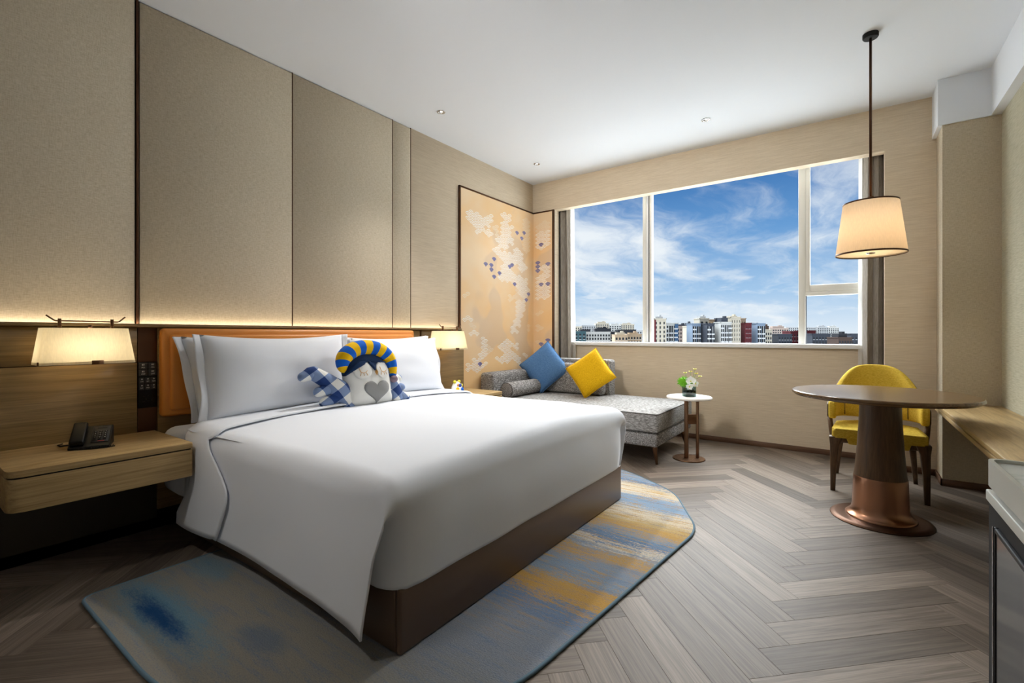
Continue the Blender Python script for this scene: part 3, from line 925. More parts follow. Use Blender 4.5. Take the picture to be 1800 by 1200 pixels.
def penguin():
    t = empty('plush_penguin', (-2.66, 2.03, .668), 'plush penguin with striped blue and yellow nightcap, grey heart and gingham wings', 'soft toy')
    W = .225
    body = smooth_poly([(-.185, -.02), (-.20, .10), (-.205, .2), (-.20, .30), (-.155, .385), (-.07, .43), (.03, .435), (.12, .40), (.185, .30), (.205, .18), (.20, .05), (.185, -.02), (0, -.035)])
    m = MB(); vs, fs = flat_plush(body, .17, 9); m.mesh(vs, fs, True)
    bmesh.ops.remove_doubles(m.b, verts=m.b.verts, dist=.0003)
    m.build('body', 'plush_white', t, local=True)
    TH = .17
    bc = Vector((sum(q[0] for q in body)/len(body), sum(q[1] for q in body)/len(body)))
    def surf(x, z, lift=.003):
        """front surface of the body at x,z"""
        d = Vector((x, z))-bc; r = d.length
        if r < 1e-5: return -TH/2-lift
        u = d/r; best = 9
        for i in range(len(body)):
            A, Bq = Vector(body[i])-bc, Vector(body[(i+1) % len(body)])-bc
            e = Bq-A; den = u.x*e.y-u.y*e.x
            if abs(den) < 1e-9: continue
            tt = (A.x*e.y-A.y*e.x)/den; ss = (A.x*u.y-A.y*u.x)/den
            if tt > 0 and -1e-6 <= ss <= 1+1e-6: best = min(best, tt)
        s = min(.999, r/best)
        return -TH/2*(1-s**2.6)**.5-lift
    def patch(name, poly, mat, lift=.004, thick=.006):
        mm = MB(); n = len(poly)
        c = Vector((sum(p[0] for p in poly)/n, sum(p[1] for p in poly)/n)); rings = 5
        vs, fs = [], []
        for j in range(rings):
            k = 1-j/rings
            for p in poly:
                q = c+(Vector(p)-c)*k; vs.append(Vector((q.x, surf(q.x, q.y, lift), q.y)))
        vs.append(Vector((c.x, surf(c.x, c.y, lift), c.y)))
        for j in range(rings-1):
            for i in range(n): fs.append((j*n+i, j*n+(i+1) % n, (j+1)*n+(i+1) % n, (j+1)*n+i))
        for i in range(n): fs.append(((rings-1)*n+i, (rings-1)*n+(i+1) % n, rings*n))
        mm.mesh(vs, fs, True)
        o = mm.build(name, mat, t, local=True)
        md = o.modifiers.new('thick', 'SOLIDIFY'); md.thickness = thick
        return o
    heart = []
    for i in range(40):
        a = 2*PI*i/40
        hx = 16*math.sin(a)**3; hz = 13*math.cos(a)-5*math.cos(2*a)-2*math.cos(3*a)-math.cos(4*a)
        heart.append((.035+hx*.0072, .085+hz*.0066))
    patch('heart', heart, 'plush_grey')
    # dark hood with a point between the two round face patches
    hood = smooth_poly([(-.205, .235), (-.21, .30), (-.165, .385), (-.07, .437), (.03, .442), (.12, .41), (.175, .33), (.14, .335), (.085, .335), (.05, .31), (.035, .255), (.015, .315), (-.04, .34), (-.10, .335), (-.16, .29)], 4)
    patch('hood', hood, 'navy_cloth', .006, .010)
    for cx, r in ((-.075, .075), (.105, .065)):
        patch('eye_patch', [(cx+r*math.cos(2*PI*i/24), .262+.078*math.sin(2*PI*i/24)) for i in range(24)], 'plush_white', .008, .004)
        e = MB()
        ln = [(cx-.032+.064*i/8, .255-.018*math.sin(PI*i/8)+ (0.03 if i == 0 else 0)) for i in range(9)]
        e.tube([(x, surf(x, z, .014), z) for x, z in ln], .0024, 6)
        for q in (-.02, 0, .02): e.tube([(cx+q, surf(cx+q, .238, .014), .239), (cx+q*1.5, surf(cx+q*1.5, .215, .014), .213)], .002, 6)
        e.build('closed_eye', 'gold_thread', t, local=True)
    bk = MB()
    bk.mesh([(.035, surf(.035, .262, .020), .262), (.020, surf(.02, .238, .013), .238), (.035, surf(.035, .206, .013), .206), (.052, surf(.052, .238, .013), .238), (.036, surf(.035, .238, .03), .236)],
            [(0, 1, 4), (1, 2, 4), (2, 3, 4), (3, 0, 4), (0, 3, 2, 1)])
    bk.build('beak', 'gold_thread', t, local=True)
    # nightcap: fat band arched over the head that tapers into a tail on its left (picture right)
    cap = MB(); pts = []
    N = 40
    for i in range(N+1):
        a = PI*1.08-(PI*1.20)*i/N
        k = i/N
        rx, rz = .205+.03*k, .172-.01*k
        x = .005+rx*math.cos(a); z = .305+rz*math.sin(a)
        if k > .78: z -= (k-.78)*.20; x -= (k-.78)*.02
        w = .064*math.sin(min(1, k/.35)*PI/2)**.6*(1 if k < .62 else max(.34, 1-(k-.62)*1.75))+.006
        pts.append((x, z, w))
    rows = []
    for i, (x, z, w) in enumerate(pts):
        a = pts[max(0, i-1)]; b = pts[min(N, i+1)]
        d = Vector((b[0]-a[0], b[1]-a[1])).normalized(); nn = Vector((-d.y, d.x))
        rows.append([Vector((x+nn.x*w*math.cos(q), math.sin(q)*w*1.15-.02, z+nn.y*w*math.cos(q))) for q in (2*PI*k/18 for k in range(18))])
    for i in range(N):
        cap.mi = (i//3) % 2
        cap.mesh(rows[i]+rows[i+1], [(k, (k+1) % 18, 18+(k+1) % 18, 18+k) for k in range(18)], True)
    cap.mesh(rows[0], [tuple(range(18))], True); cap.mesh(rows[-1], [tuple(range(18))], True)
    bmesh.ops.remove_doubles(cap.b, verts=cap.b.verts, dist=.0005)
    cap_o = cap.build('nightcap', ('hat_yellow', 'hat_blue'), t, local=True)
    tip = pts[-1]
    MB().ball((tip[0]-.002, -.045, tip[1]-.028), .033, 3).build('pompom', 'pompom', t, local=True)
    # gingham wings with blunt fingers
    def wing(strands):
        m = MB()
        for pts in strands:
            P3 = [Vector((x, .0, z)) for x, z, r in pts]; Rr = [r for x, z, r in pts]
            # rounded ends
            d0 = (P3[0]-P3[1]).normalized(); d1 = (P3[-1]-P3[-2]).normalized()
            q, rr = [], []
            for k in range(4, 0, -1): a_ = PI/2*k/4.2; q.append(P3[0]+d0*Rr[0]*math.sin(a_)); rr.append(Rr[0]*math.cos(a_))
            n_ = len(P3)
            for i in range(n_-1):
                for s in range(5):
                    t_ = s/5; q.append(P3[i]*(1-t_)+P3[i+1]*t_); e_ = t_*t_*(3-2*t_); rr.append(Rr[i]*(1-e_)+Rr[i+1]*e_)
            q.append(P3[-1]); rr.append(Rr[-1])
            for k in range(1, 5): a_ = PI/2*k/4.2; q.append(P3[-1]+d1*Rr[-1]*math.sin(a_)); rr.append(Rr[-1]*math.cos(a_))
            m.tube(q, rr, 16)
        for v in m.b.verts: v.co.y *= .75
        return m.build('wing', 'gingham', t, local=True)
    wing([[(-.50, .255, .040), (-.43, .285, .055), (-.32, .205, .062), (-.24, .125, .085), (-.185, .03, .06), (-.175, -.01, .045)], [(-.29, .15, .05), (-.40, .125, .040)], [(-.25, .08, .05), (-.365, .035, .040)]])
    wing([[(.25, .325, .045), (.23, .23, .05), (.235, .13, .06), (.25, .02, .055)], [(.24, .20, .04), (.29, .185, .036)], [(.25, .11, .045), (.305, .10, .038)], [(.26, .04, .045), (.34, .01, .038)]])
    t.scale = (.86, .9, .79)
    t.rotation_euler = (-.26, 0, PI/2)
    t.rotation_euler = (-.26, 0, PI/2-.12)
penguin()
# ------------------------------------------------------------------ floating nightstands
def nightstand(y0, y1, label, round_low, round_high):
    t = empty('nightstand', (-3.0, (y0+y1)/2, .41), label, 'nightstand', None)
    r0, r1 = (.045 if round_low else .008), (.045 if round_high else .008)
    pl = lambda e: rounded_poly([(WX+.001, y0+e), (-2.705-e, y0+e), (-2.705-e, y1-e), (WX+.001, y1-e)], [0, r0, r1, 0], 6)
    MB().prism(pl(0), .553, .580, .003, 2).build('top', 'oak', t, auto=30)
    MB().prism(pl(.006), .545, .5535).build('shadow_gap', 'dark_void', t)
    MB().prism(pl(.001), .412, .546, .004, 2).build('drawer_box', 'oak', t, auto=30)
    return t
nightstand(.335, .985, 'floating oak nightstand with the telephone on it', True, False)
nightstand(3.09, 3.615, 'floating oak nightstand between the bed and the sofa, beyond the pillows', False, True)

# ------------------------------------------------------------------ wall lamps over the nightstands
def wall_lamp(yc, label, power):
    t = empty('wall_lamp', (-3.14, yc, .98), label, 'lamp', None)
    zb, zt = .982, 1.160
    hb_, ht = .184, .161
    xb0, xf0, xb1, xf1 = -3.225, -3.048, -3.21, -3.075
    def ring(k):
        hy = hb_+(ht-hb_)*k; xa = xb0+(xb1-xb0)*k; xf = xf0+(xf1-xf0)*k; z = zb+(zt-zb)*k
        return [(x, y, z) for x, y in rounded_poly([(xa, yc-hy), (xf, yc-hy), (xf, yc+hy), (xa, yc+hy)], [.01, .022, .022, .01], 5)]
    m = MB(); a, b = ring(0), ring(1); n = len(a)
    K = 6
    rings = [ring(i/K) for i in range(K+1)]
    for i in range(K): m.mesh(rings[i]+rings[i+1], [(q, (q+1) % n, n+(q+1) % n, n+q) for q in range(n)], True)
    bmesh.ops.remove_doubles(m.b, verts=m.b.verts, dist=.0002)
    m.build('shade', 'shade_linen', t)
    d = MB(); d.mesh([(x, y, z+.012) for x, y, z in ring(0)], [tuple(range(n))]); d.build('diffuser', 'diffuser', t)
    MB().box(xf0-.004, yc+.005, zb-.003, xf0+.003, yc+.050, zb+.017, .001, 1).build('clip', 'bronze', t)
    MB().box(xf0-.02, yc-hb_-.003, zb-.003, xf0-.010, yc-hb_+.002, zb+.016).build('clip', 'bronze', t)
    rod = MB().tube([(-3.12, yc-.148, 1.222), (-3.12, yc-.120, 1.198), (-3.12, yc-.114, 1.195), (-3.12, yc+.122, 1.193), (-3.12, yc+.130, 1.195), (-3.12, yc+.155, 1.220)], .0035, 8)
    rod.build('rod', 'bronze', t)
    for s in (-1, 1):
        yb = yc+s*.10
        MB().box(-3.128, yb-.006, 1.158, -3.112, yb+.006, 1.206, .001, 1).box(-3.24, yb-.005, 1.160, -3.112, yb+.005, 1.166, .001, 1).build('hanger', 'bronze', t)
    MB().lathe([(.004, 0), (.010, .004), (.010, .012), (.004, .016)], (-3.1, yc+.01, 1.160), 12).build('finial', 'bronze', t)
    MB().tube([(-3.165, yc-.10, 1.07), (-3.165, yc+.10, 1.07)], .012, 10).build('bulb', 'bulb', t)
    for dy in (-.09, 0, .09): lamp('wall_lamp_light', 'POINT', (-3.165, yc+dy, 1.055), power/3, (1.0, .86, .64), shadow_soft_size=.03)
    return t
wall_lamp(.664, 'bronze wall lamp with lit cream rectangular shade above the telephone', .62)
wall_lamp(3.310, 'bronze wall lamp with lit cream rectangular shade beside the peach art screen', .7)

# ------------------------------------------------------------------ switch panel beside the bed
sw = empty('switch_panel', (WX-.005, .952, .712), 'black bedside panel of labelled switches with a power socket', 'switch panel')
SX = WX+.004
MB().box(WX-.006, .908, .7125, SX, .9965, .972, .0015, 1).build('plate', 'black_plastic', sw)
def text_mesh(body, size, name, mat, parent, org, right, up, align='CENTER'):
    c = bpy.data.curves.new(name, 'FONT'); c.body = body; c.size = size; c.align_x = align; c.align_y = 'CENTER'; c.resolution_u = 2
    tmp = bpy.data.objects.new('tmp', c); COL.objects.link(tmp)
    bpy.context.view_layer.update()
    me = bpy.data.meshes.new_from_object(tmp.evaluated_get(bpy.context.evaluated_depsgraph_get()))
    bpy.data.objects.remove(tmp); bpy.data.curves.remove(c)
    right, up = Vector(right), Vector(up); base = wloc(parent)
    for v in me.vertices: v.co = Vector(org)+right*v.co.x+up*v.co.y-base
    me.materials.clear(); me.materials.append(MATS[mat])
    o = bpy.data.objects.new(name, me); COL.objects.link(o); o.parent = parent
    return o
YW, ZW = (0, 1, 0), (0, 0, 1)
for y, z, w, h in [(.930, .931, .040, .074), (.975, .931, .040, .074)]:
    for zz in (z+.019, z-.019):
        MB().box(SX-.001, y-w/2, zz-.0175, SX+.002, y+w/2, zz+.0175, .001, 1).build('key', 'dark_grey_plastic', sw)
for yy in (.924, .952, .980):
    for zz in (.868, .832):
        MB().box(SX-.001, yy-.0128, zz-.0165, SX+.002, yy+.0128, zz+.0165, .001, 1).build('key', 'dark_grey_plastic', sw)
LX = SX+.0026
for (s, y, z, sz) in [('ALL', .930, .942, .011), ('ALL', .975, .942, .011), ('OFF', .930, .904, .011), ('OFF', .975, .904, .011),
                      ('ON', .924, .862, .009), ('SET', .952, .862, .009), ('FAN', .980, .862, .009), ('LO', .924, .826, .009), ('MID', .952, .826, .009), ('HI', .980, .826, .009)]:
    text_mesh(s, sz, 'key_lettering', 'print_white', sw, (LX, y, z), YW, ZW)
ic = MB()
for y, z in [(.930, .957), (.975, .957), (.930, .919), (.975, .919)]:
    ic.box(LX-.0004, y-.006, z-.004, LX, y-.002, z+.004).box(LX-.0004, y-.0005, z-.004, LX, y+.006, z-.0025).box(LX-.0004, y-.0005, z-.0005, LX, y+.006, z+.001).box(LX-.0004, y-.0005, z+.0026, LX, y+.006, z+.004)
for y, z in [(.924, .876), (.952, .876), (.980, .876), (.924, .840), (.952, .840), (.980, .840)]:
    ic.box(LX-.0004, y-.004, z-.001, LX, y+.004, z+.001).box(LX-.0004, y-.001, z-.004, LX, y+.001, z+.004)
ic.build('key_symbols', 'print_white', sw)['kind'] = 'stuff'
so = MB()
for y, z, w, h in [(.934, .778, .006, .004), (.955, .780, .006, .004), (.973, .770, .005, .003), (.944, .762, .004, .010), (.932, .748, .012, .003), (.955, .750, .012, .003), (.972, .756, .006, .012)]:
    so.box(SX-.001, y-w/2, z-h/2, SX+.0012, y+w/2, z+h/2)
so.build('socket_slots', 'dark_void', sw)['kind'] = 'stuff'

# ------------------------------------------------------------------ telephone
ph = empty('telephone', (-3.03, .665, .580), 'black desk telephone with handset at the side and coiled cord', 'telephone', None, 0)
def phone():
    # local: +x = towards its own right, -y = front, z up
    T = Matrix.Rotation(math.radians(24), 4, 'X')
    m = MB()
    side = [(-.085, 0), (.060, 0), (.060, .092), (.046, .100), (-.07, .020), (-.085, .012)]
    vs = []; fs = []
    for x in (-.082, .082):
        for (y, z) in side: vs.append((x, y, z))
    n = len(side)
    fs = [tuple(range(n)), tuple(reversed(range(n, 2*n)))]+[(i, n+i, n+(i+1) % n, (i+1) % n) for i in range(n)]
    m.mesh(vs, fs)
    bmesh.ops.bevel(m.b, geom=list(m.b.edges), offset=.003, segments=2, affect='EDGES', profile=.5)
    m.build('base', 'black_plastic', ph, local=True)
    A = math.atan2(.100-.020, .116)
    T = Matrix.Translation((0, -.07, .020)) @ Matrix.Rotation(A, 4, 'X')
    MB().box(.002, .012, 0, .074, .132, .003, .001, 1, M=T).build('key_field', 'dark_grey_plastic', ph, local=True)
    for r in range(5):
        for c in range(3):
            x, y = .016+c*.021, .030+r*.0145
            key = MB().box(x-.007, y-.0045, .003, x+.007, y+.0045, .0055, .001, 1, M=T).build('key', 'black_plastic', ph, local=True)
            if r > 0:
                d = ['*0#', '789', '456', '123'][r-1][c]
                cu = bpy.data.curves.new('digit', 'FONT'); cu.body = d; cu.size = .009; cu.align_x = 'CENTER'; cu.align_y = 'CENTER'; cu.resolution_u = 2
                tmp = bpy.data.objects.new('tmp', cu); COL.objects.link(tmp); bpy.context.view_layer.update()
                me = bpy.data.meshes.new_from_object(tmp.evaluated_get(bpy.context.evaluated_depsgraph_get()))
                bpy.data.objects.remove(tmp); bpy.data.curves.remove(cu)
                for v in me.vertices: v.co = T @ Vector((x+v.co.x, y+v.co.y, .0059))
                me.materials.clear(); me.materials.append(MATS['print_white'])
                o = bpy.data.objects.new('digit', me); COL.objects.link(o); o.parent = key
    MB().box(.030, .016, .003, .058, .021, .0048, .0008, 1, M=T).build('red_key', 'print_red', ph, local=True)
    MB().box(.020, .112, .003, .060, .122, .0042, .0008, 1, M=T).build('lamp_window', 'dark_grey_plastic', ph, local=True)
    h = MB().box(-.078, -.006, .006, -.020, .146, .030, .008, 3, M=T)
    h.box(-.076, -.006, -.004, -.022, .034, .012, .005, 2, M=T).box(-.076, .105, -.004, -.022, .146, .012, .005, 2, M=T)
    h.build('handset', 'black_plastic', ph, local=True)
    pts = []
    for i in range(260):
        k = i/259; a = k*2*PI*26
        cx = -.045+.15*k; cy = -.092-.012*math.sin(k*PI)+.03*max(0, k-.8)*5*.3; 
        pts.append((cx, cy+.006*math.cos(a), .007+.006*math.sin(a)))
    MB().tube(pts, .0016, 5).build('coiled_cord', 'black_plastic', ph, local=True)
    MB().tube([(-.085, .05, .006), (-.11, .055, .005), (-.135, .045, .005), (-.150, .075, .006), (-.14, .11, .006)], .004, 8).build('line_cord', 'black_plastic', ph, local=True)
phone()
ph.rotation_euler = (0, 0, PI/2-.38); ph.scale = (.92, .92, .92)

# ------------------------------------------------------------------ little colourful trinket on far nightstand
tk = empty('trinket', (-2.90, 3.165, .580), 'small colourful eared trinket on the nightstand beside the sofa', 'ornament')
MB().lathe([(.0, 0), (.046, .002), (.052, .03), (.048, .07), (.034, .10), (.012, .118), (0, .12)], wloc(tk), 24).build('body', 'petal_white', tk)
for (dy, dz, r, mt) in [(-.028, .05, .024, 'hat_yellow'), (.018, .045, .026, 'hat_blue'), (.0, .085, .02, 'art_blue'), (.03, .085, .016, 'petal_yellow'), (-.02, .09, .014, 'orange_leather')]:
    x = math.sqrt(max(.0001, .050**2-dy*dy))*(1-max(0, dz-.06)*5)
    MB().ball((wloc(tk).x+x-.004, wloc(tk).y+dy, wloc(tk).z+dz), r, 2, (.45, 1, 1)).build('painted_patch', mt, tk)
for s in (-1, 1):
    MB().ball((wloc(tk).x, wloc(tk).y+s*.028, wloc(tk).z+.118), .015, 2).build('ear', 'petal_yellow', tk)

# ------------------------------------------------------------------ chaise sofa
sofa = empty('chaise_sofa', (-2.3, 4.46, 0), 'grey woven chaise sofa in the corner under the window', 'sofa')
SY0, SY1, SX0, SX1 = 3.93, 4.985, -3.235, -1.325
MB().box(SX0, SY0, .165, SX1, SY1, .283, .022, 4).build('base', 'sofa_fabric', sofa)
m = MB().box(SX0+.01, SY0-.006, .287, SX1+.008, SY1, .452, .024, 4)
seat_o = m.build('seat', 'sofa_fabric_seat', sofa)
pr = rounded_poly([(SX0+.03, SY0-.001), (SX1+.003, SY0-.001), (SX1+.003, SY1-.01), (SX0+.03, SY1-.01)], .03, 5)
for zz in (.446, .292):
    MB().tube([(x, y, zz) for x, y in pr]+[(pr[0][0], pr[0][1], zz)], .0045, 6, cap=False).build('piping', 'piping', seat_o)
MB().box(SX0-.02, 4.83, .17, -2.155, 5.0, .845, .035, 4).build('back', 'sofa_fabric', sofa)
MB().box(SX0+.14, 4.70, .455, -2.19, 4.835, .80, .045, 4).build('back_cushion', 'sofa_fabric', sofa)
MB().tube([(SX0+.02, 4.84, .838), (-2.20, 4.84, .838), (-2.168, 4.84, .80), (-2.162, 4.84, .50)], .006, 6).build('piping', 'piping_light', sofa)
MB().box(SX0-.02, SY0-.02, .17, SX0+.16, 4.84, .715, .04, 4).build('arm', 'sofa_fabric', sofa)
for (x, y, dx, dy) in [(SX1-.07, SY0+.13, .035, -.03), (SX1-.07, SY1-.10, .035, .03), (-3.0, SY0+.13, -.03, -.03), (-3.0, SY1-.1, -.03, .03)]:
    MB().tube([(x, y, .168), (x+dx*.1, y+dy*.1, .15), (x+dx, y+dy, .0)], [.026, .024, .010], 10).build('leg', 'bronze', sofa)
bl = empty('bolster', (-2.955, 4.35, .455), 'grey round bolster lying along the sofa arm', 'cushion')
prof = [(.0, -.36), (.062, -.36), (.075, -.352), (.08, -.335), (.08, .335), (.075, .352), (.062, .36), (0, .36)]
Mr = Matrix.Rotation(-PI/2, 4, 'X')
MB().lathe(prof, (-2.955, 4.35, .536), 28, M=Mr, cap=False).build('body', 'sofa_fabric', bl)
for s in (-1, 1):
    MB().tube([(-2.955+.077*math.cos(a), 4.35+s*.352, .536+.077*math.sin(a)) for a in (2*PI*i/28 for i in range(29))], .0035, 6, cap=False).build('piping', 'piping', bl)

def cushion(name, size, th, mat, label, c, rot):
    o = MB(); n = 22
    def fn(side):
        def f(u, v):
            a, b = 2*u-1, 2*v-1
            k = (max(0, 1-abs(a)**3.4)*max(0, 1-abs(b)**3.4))**.5
            pin = .022*size
            x = a*size/2-math.copysign(pin*(1-b*b)*abs(a)**2, a); z = b*size/2-math.copysign(pin*(1-a*a)*abs(b)**2, b)
            return Vector((x, side*th/2*k+.004*noise.noise(Vector((a*2, b*2, side*4+size*9))), z))
        return f
    o.grid(fn(-1), n, n); o.grid(fn(1), n, n)
    bmesh.ops.remove_doubles(o.b, verts=o.b.verts, dist=.003)
    t = empty(name, c, label, 'cushion', 'square cushions on the sofa')
    ob = o.build('cover', mat, t, local=True)
    e = MB(); pts = []
    for q in range(4):
        for i in range(12):
            s = -1+2*i/12; a, b = [(s, -1), (1, s), (-s, 1), (-1, -s)][q]
            pin = .022*size
            pts.append((a*size/2-math.copysign(pin*(1-b*b)*abs(a)**2, a), 0, b*size/2-math.copysign(pin*(1-a*a)*abs(b)**2, b)))
    e.tube(pts+pts[:1], .004, 6, cap=False); e.build('seam', mat, t, local=True)
    t.rotation_euler = rot
    return t
def face_rot(yaw, lean, spin):
    return (Matrix.Rotation(yaw, 4, 'Z') @ Matrix.Rotation(lean, 4, 'X') @ Matrix.Rotation(spin, 4, 'Y')).to_euler()
cushion('cushion', .445, .15, 'blue_fabric', 'blue square cushion propped on its corner on the sofa', (-2.895, 4.66, .745), face_rot(.25, -.28, math.radians(-42)))
cushion('cushion', .40, .14, 'yellow_knit', 'mustard yellow knitted square cushion propped on its corner on the sofa', (-2.275, 4.60, .712), face_rot(.22, -.30, math.radians(-37)))

# ------------------------------------------------------------------ side table with flowers
st = empty('side_table', (-1.19, 4.37, 0), 'slim bronze side table with round white stone top beside the sofa', 'table')
cx, cy = -1.19, 4.39
MB().lathe([(0, 0), (.138, 0), (.14, .004), (.138, .009), (.02, .012), (0, .012)], (cx, cy, 0), 48, cap=False).build('foot', 'bronze', st, auto=40)
MB().lathe([(0, .553), (.185, .553), (.193, .560), (.193, .568), (.188, .574), (0, .574)], (-1.172, 4.335, 0), 56, cap=False).build('top', 'stone_white', st, auto=40)
MB().box(-1.222, 4.36, .01, -1.190, 4.392, .555, .003, 2).build('post', 'bronze', st)
MB().box(-1.136, 4.42, .01, -1.112, 4.444, .555, .003, 2).build('post', 'bronze', st)
Mx = Matrix.Translation((-1.165, 4.402, .36)) @ Matrix.Rotation(math.atan2(.06, .08), 4, 'Z')
MB().box(-.05, -.008, -.045, .05, .008, .045, .002, 1, M=Mx).build('bridge', 'bronze', st)
vs_ = empty('flower_vase', (-1.172, 4.335, .574), 'square glass vase with white orchid, green pompon and yellow blossoms on the side table', 'vase')
vx, vy = -1.172, 4.335
g = MB(); 
ra = math.radians(38)
MV = Matrix.Translation((vx, vy, .574)) @ Matrix.Rotation(ra, 4, 'Z')
for a in range(4):
    g.box(-.045, -.045, .0, .045, -.041, .088, .001, 1, M=MV @ Matrix.Rotation(a*PI/2, 4, 'Z'))
g.box(-.045, -.045, .0, .045, .045, .010, .001, 1, M=MV)
g.build('vase', 'vase_glass', vs_)
MB().box(-.0395, -.0395, .0105, .0395, .0395, .080, .002, 1, M=MV).build('leaf_wrap', 'dark_water', vs_)
def puff_ball(name, c, r, n, mat, spike=.35):
    rn = random.Random(int(c[0]*1000)); m = MB()
    m.ball(c, r*.78, 2)
    for i in range(n):
        d = Vector((rn.gauss(0, 1), rn.gauss(0, 1), rn.gauss(0, 1))).normalized()
        m.tube([Vector(c)+d*r*.6, Vector(c)+d*r*(1+rn.uniform(-spike*.3, spike*.3))], [.004, .0012], 3)
    return m.build(name, mat, vs_)
puff_ball('green_pompon', (vx-.04, vy-.035, .704), .052, 150, 'moss_green')
def petal(m, c, d, up, ln, w, cupv=.25):
    d = Vector(d).normalized(); u = Vector(up).normalized(); s = d.cross(u).normalized()
    def f(a, b):
        t = a; ww = w*math.sin(PI*min(1, .12+.88*t)**.8)*(1 if t < .999 else .2)
        q = (b-.5)*2
        return Vector(c)+d*(ln*t)+s*(ww*q)+u*(cupv*ln*(t*t)*.6-abs(q)*ww*.25*-1)
    m.grid(f, 6, 5)
def orchid(c, out, size):
    out = Vector(out).normalized(); sx = out.cross(Vector((0, 0, 1))).normalized(); sz = sx.cross(out)
    for k in range(5):
        a = PI/2+2*PI*k/5
        m = MB(); d = sx*math.cos(a)+sz*math.sin(a)
        petal(m, c, d, out, size, size*(.62 if k in (1, 4) else .45), .15)
        o = m.build('petal', 'petal_white', vs_, recalc=False)
    MB().ball(Vector(c)+out*.006, .006, 2).build('flower_heart', 'petal_yellow', vs_)
cdir = Vector((0-vx, 0-vy, .6)).normalized()
orchid((vx+.025, vy-.04, .712), cdir+Vector((.1, 0, .1)), .050)
orchid((vx+.015, vy-.045, .665), cdir+Vector((.3, 0, -.2)), .034)
orchid((vx+.055, vy-.01, .690), cdir+Vector((.5, .1, .1)), .034)
for i, (dx, dy, z, ex, ey) in enumerate([(-.02, .0, .775, -.02, .02), (.01, .01, .790, .0, .0), (.045, .0, .775, .02, -.01), (.03, .02, .81, .01, .02), (.06, .02, .75, .03, .0)]):
    MB().tube([(vx+dx*.3, vy+dy, .64), (vx+dx*.7, vy+dy, .72), (vx+dx+ex, vy+dy+ey, z)], .0015, 5).build('stem', 'leaf_green', vs_)
    m = MB()
    for k in range(5):
        a = 2*PI*k/5; petal(m, (vx+dx+ex, vy+dy+ey, z), (math.cos(a), math.sin(a), .3), (0, 0, 1), .024, .011)
    m.build('blossom', 'petal_yellow', vs_, recalc=False)
for i in range(9):
    a = 2*PI*i/9+.3; m = MB()
    petal(m, (vx+.01+.02*math.cos(a), vy+.02*math.sin(a), .665), (math.cos(a), math.sin(a), .55+.3*(i % 3)), (0, 0, 1), .075, .018, -.2)
    m.build('leaf', 'leaf_green', vs_, recalc=False)

# ------------------------------------------------------------------ dining table
tb = empty('dining_table', (.148, 3.66, 0), 'round dark wood table on a tapered pedestal with copper sleeve and disc foot', 'table')
TC = (.147, 3.69, 0)
MB().lathe([(0, .730), (.40, .730), (.452, .738), (.468, .752), (.466, .764), (.460, .768), (0, .768)], TC, 96, cap=False).build('top', 'walnut_top', tb, auto=30)
PC = (.147, 3.645, 0)
MB().lathe([(0, .258), (.131, .258), (.124, .33), (.115, .45), (.106, .60), (.102, .731), (0, .731)], PC, 64, cap=False).build('column', 'walnut', tb, auto=40)
MB().lathe([(.1325, .262), (.134, .258), (.1355, .22), (.138, .14), (.141, .08), (.146, .055), (.156, .038), (.170, .028), (.176, .022), (.176, .016)], PC, 72, cap=False).build('sleeve', 'copper', tb, auto=50)
MB().lathe([(0, 0), (.252, 0), (.256, .004), (.252, .009), (.235, .016), (.225, .017), (.10, .017)], PC, 80, cap=False).build('foot', 'bronze_dark', tb, auto=50)

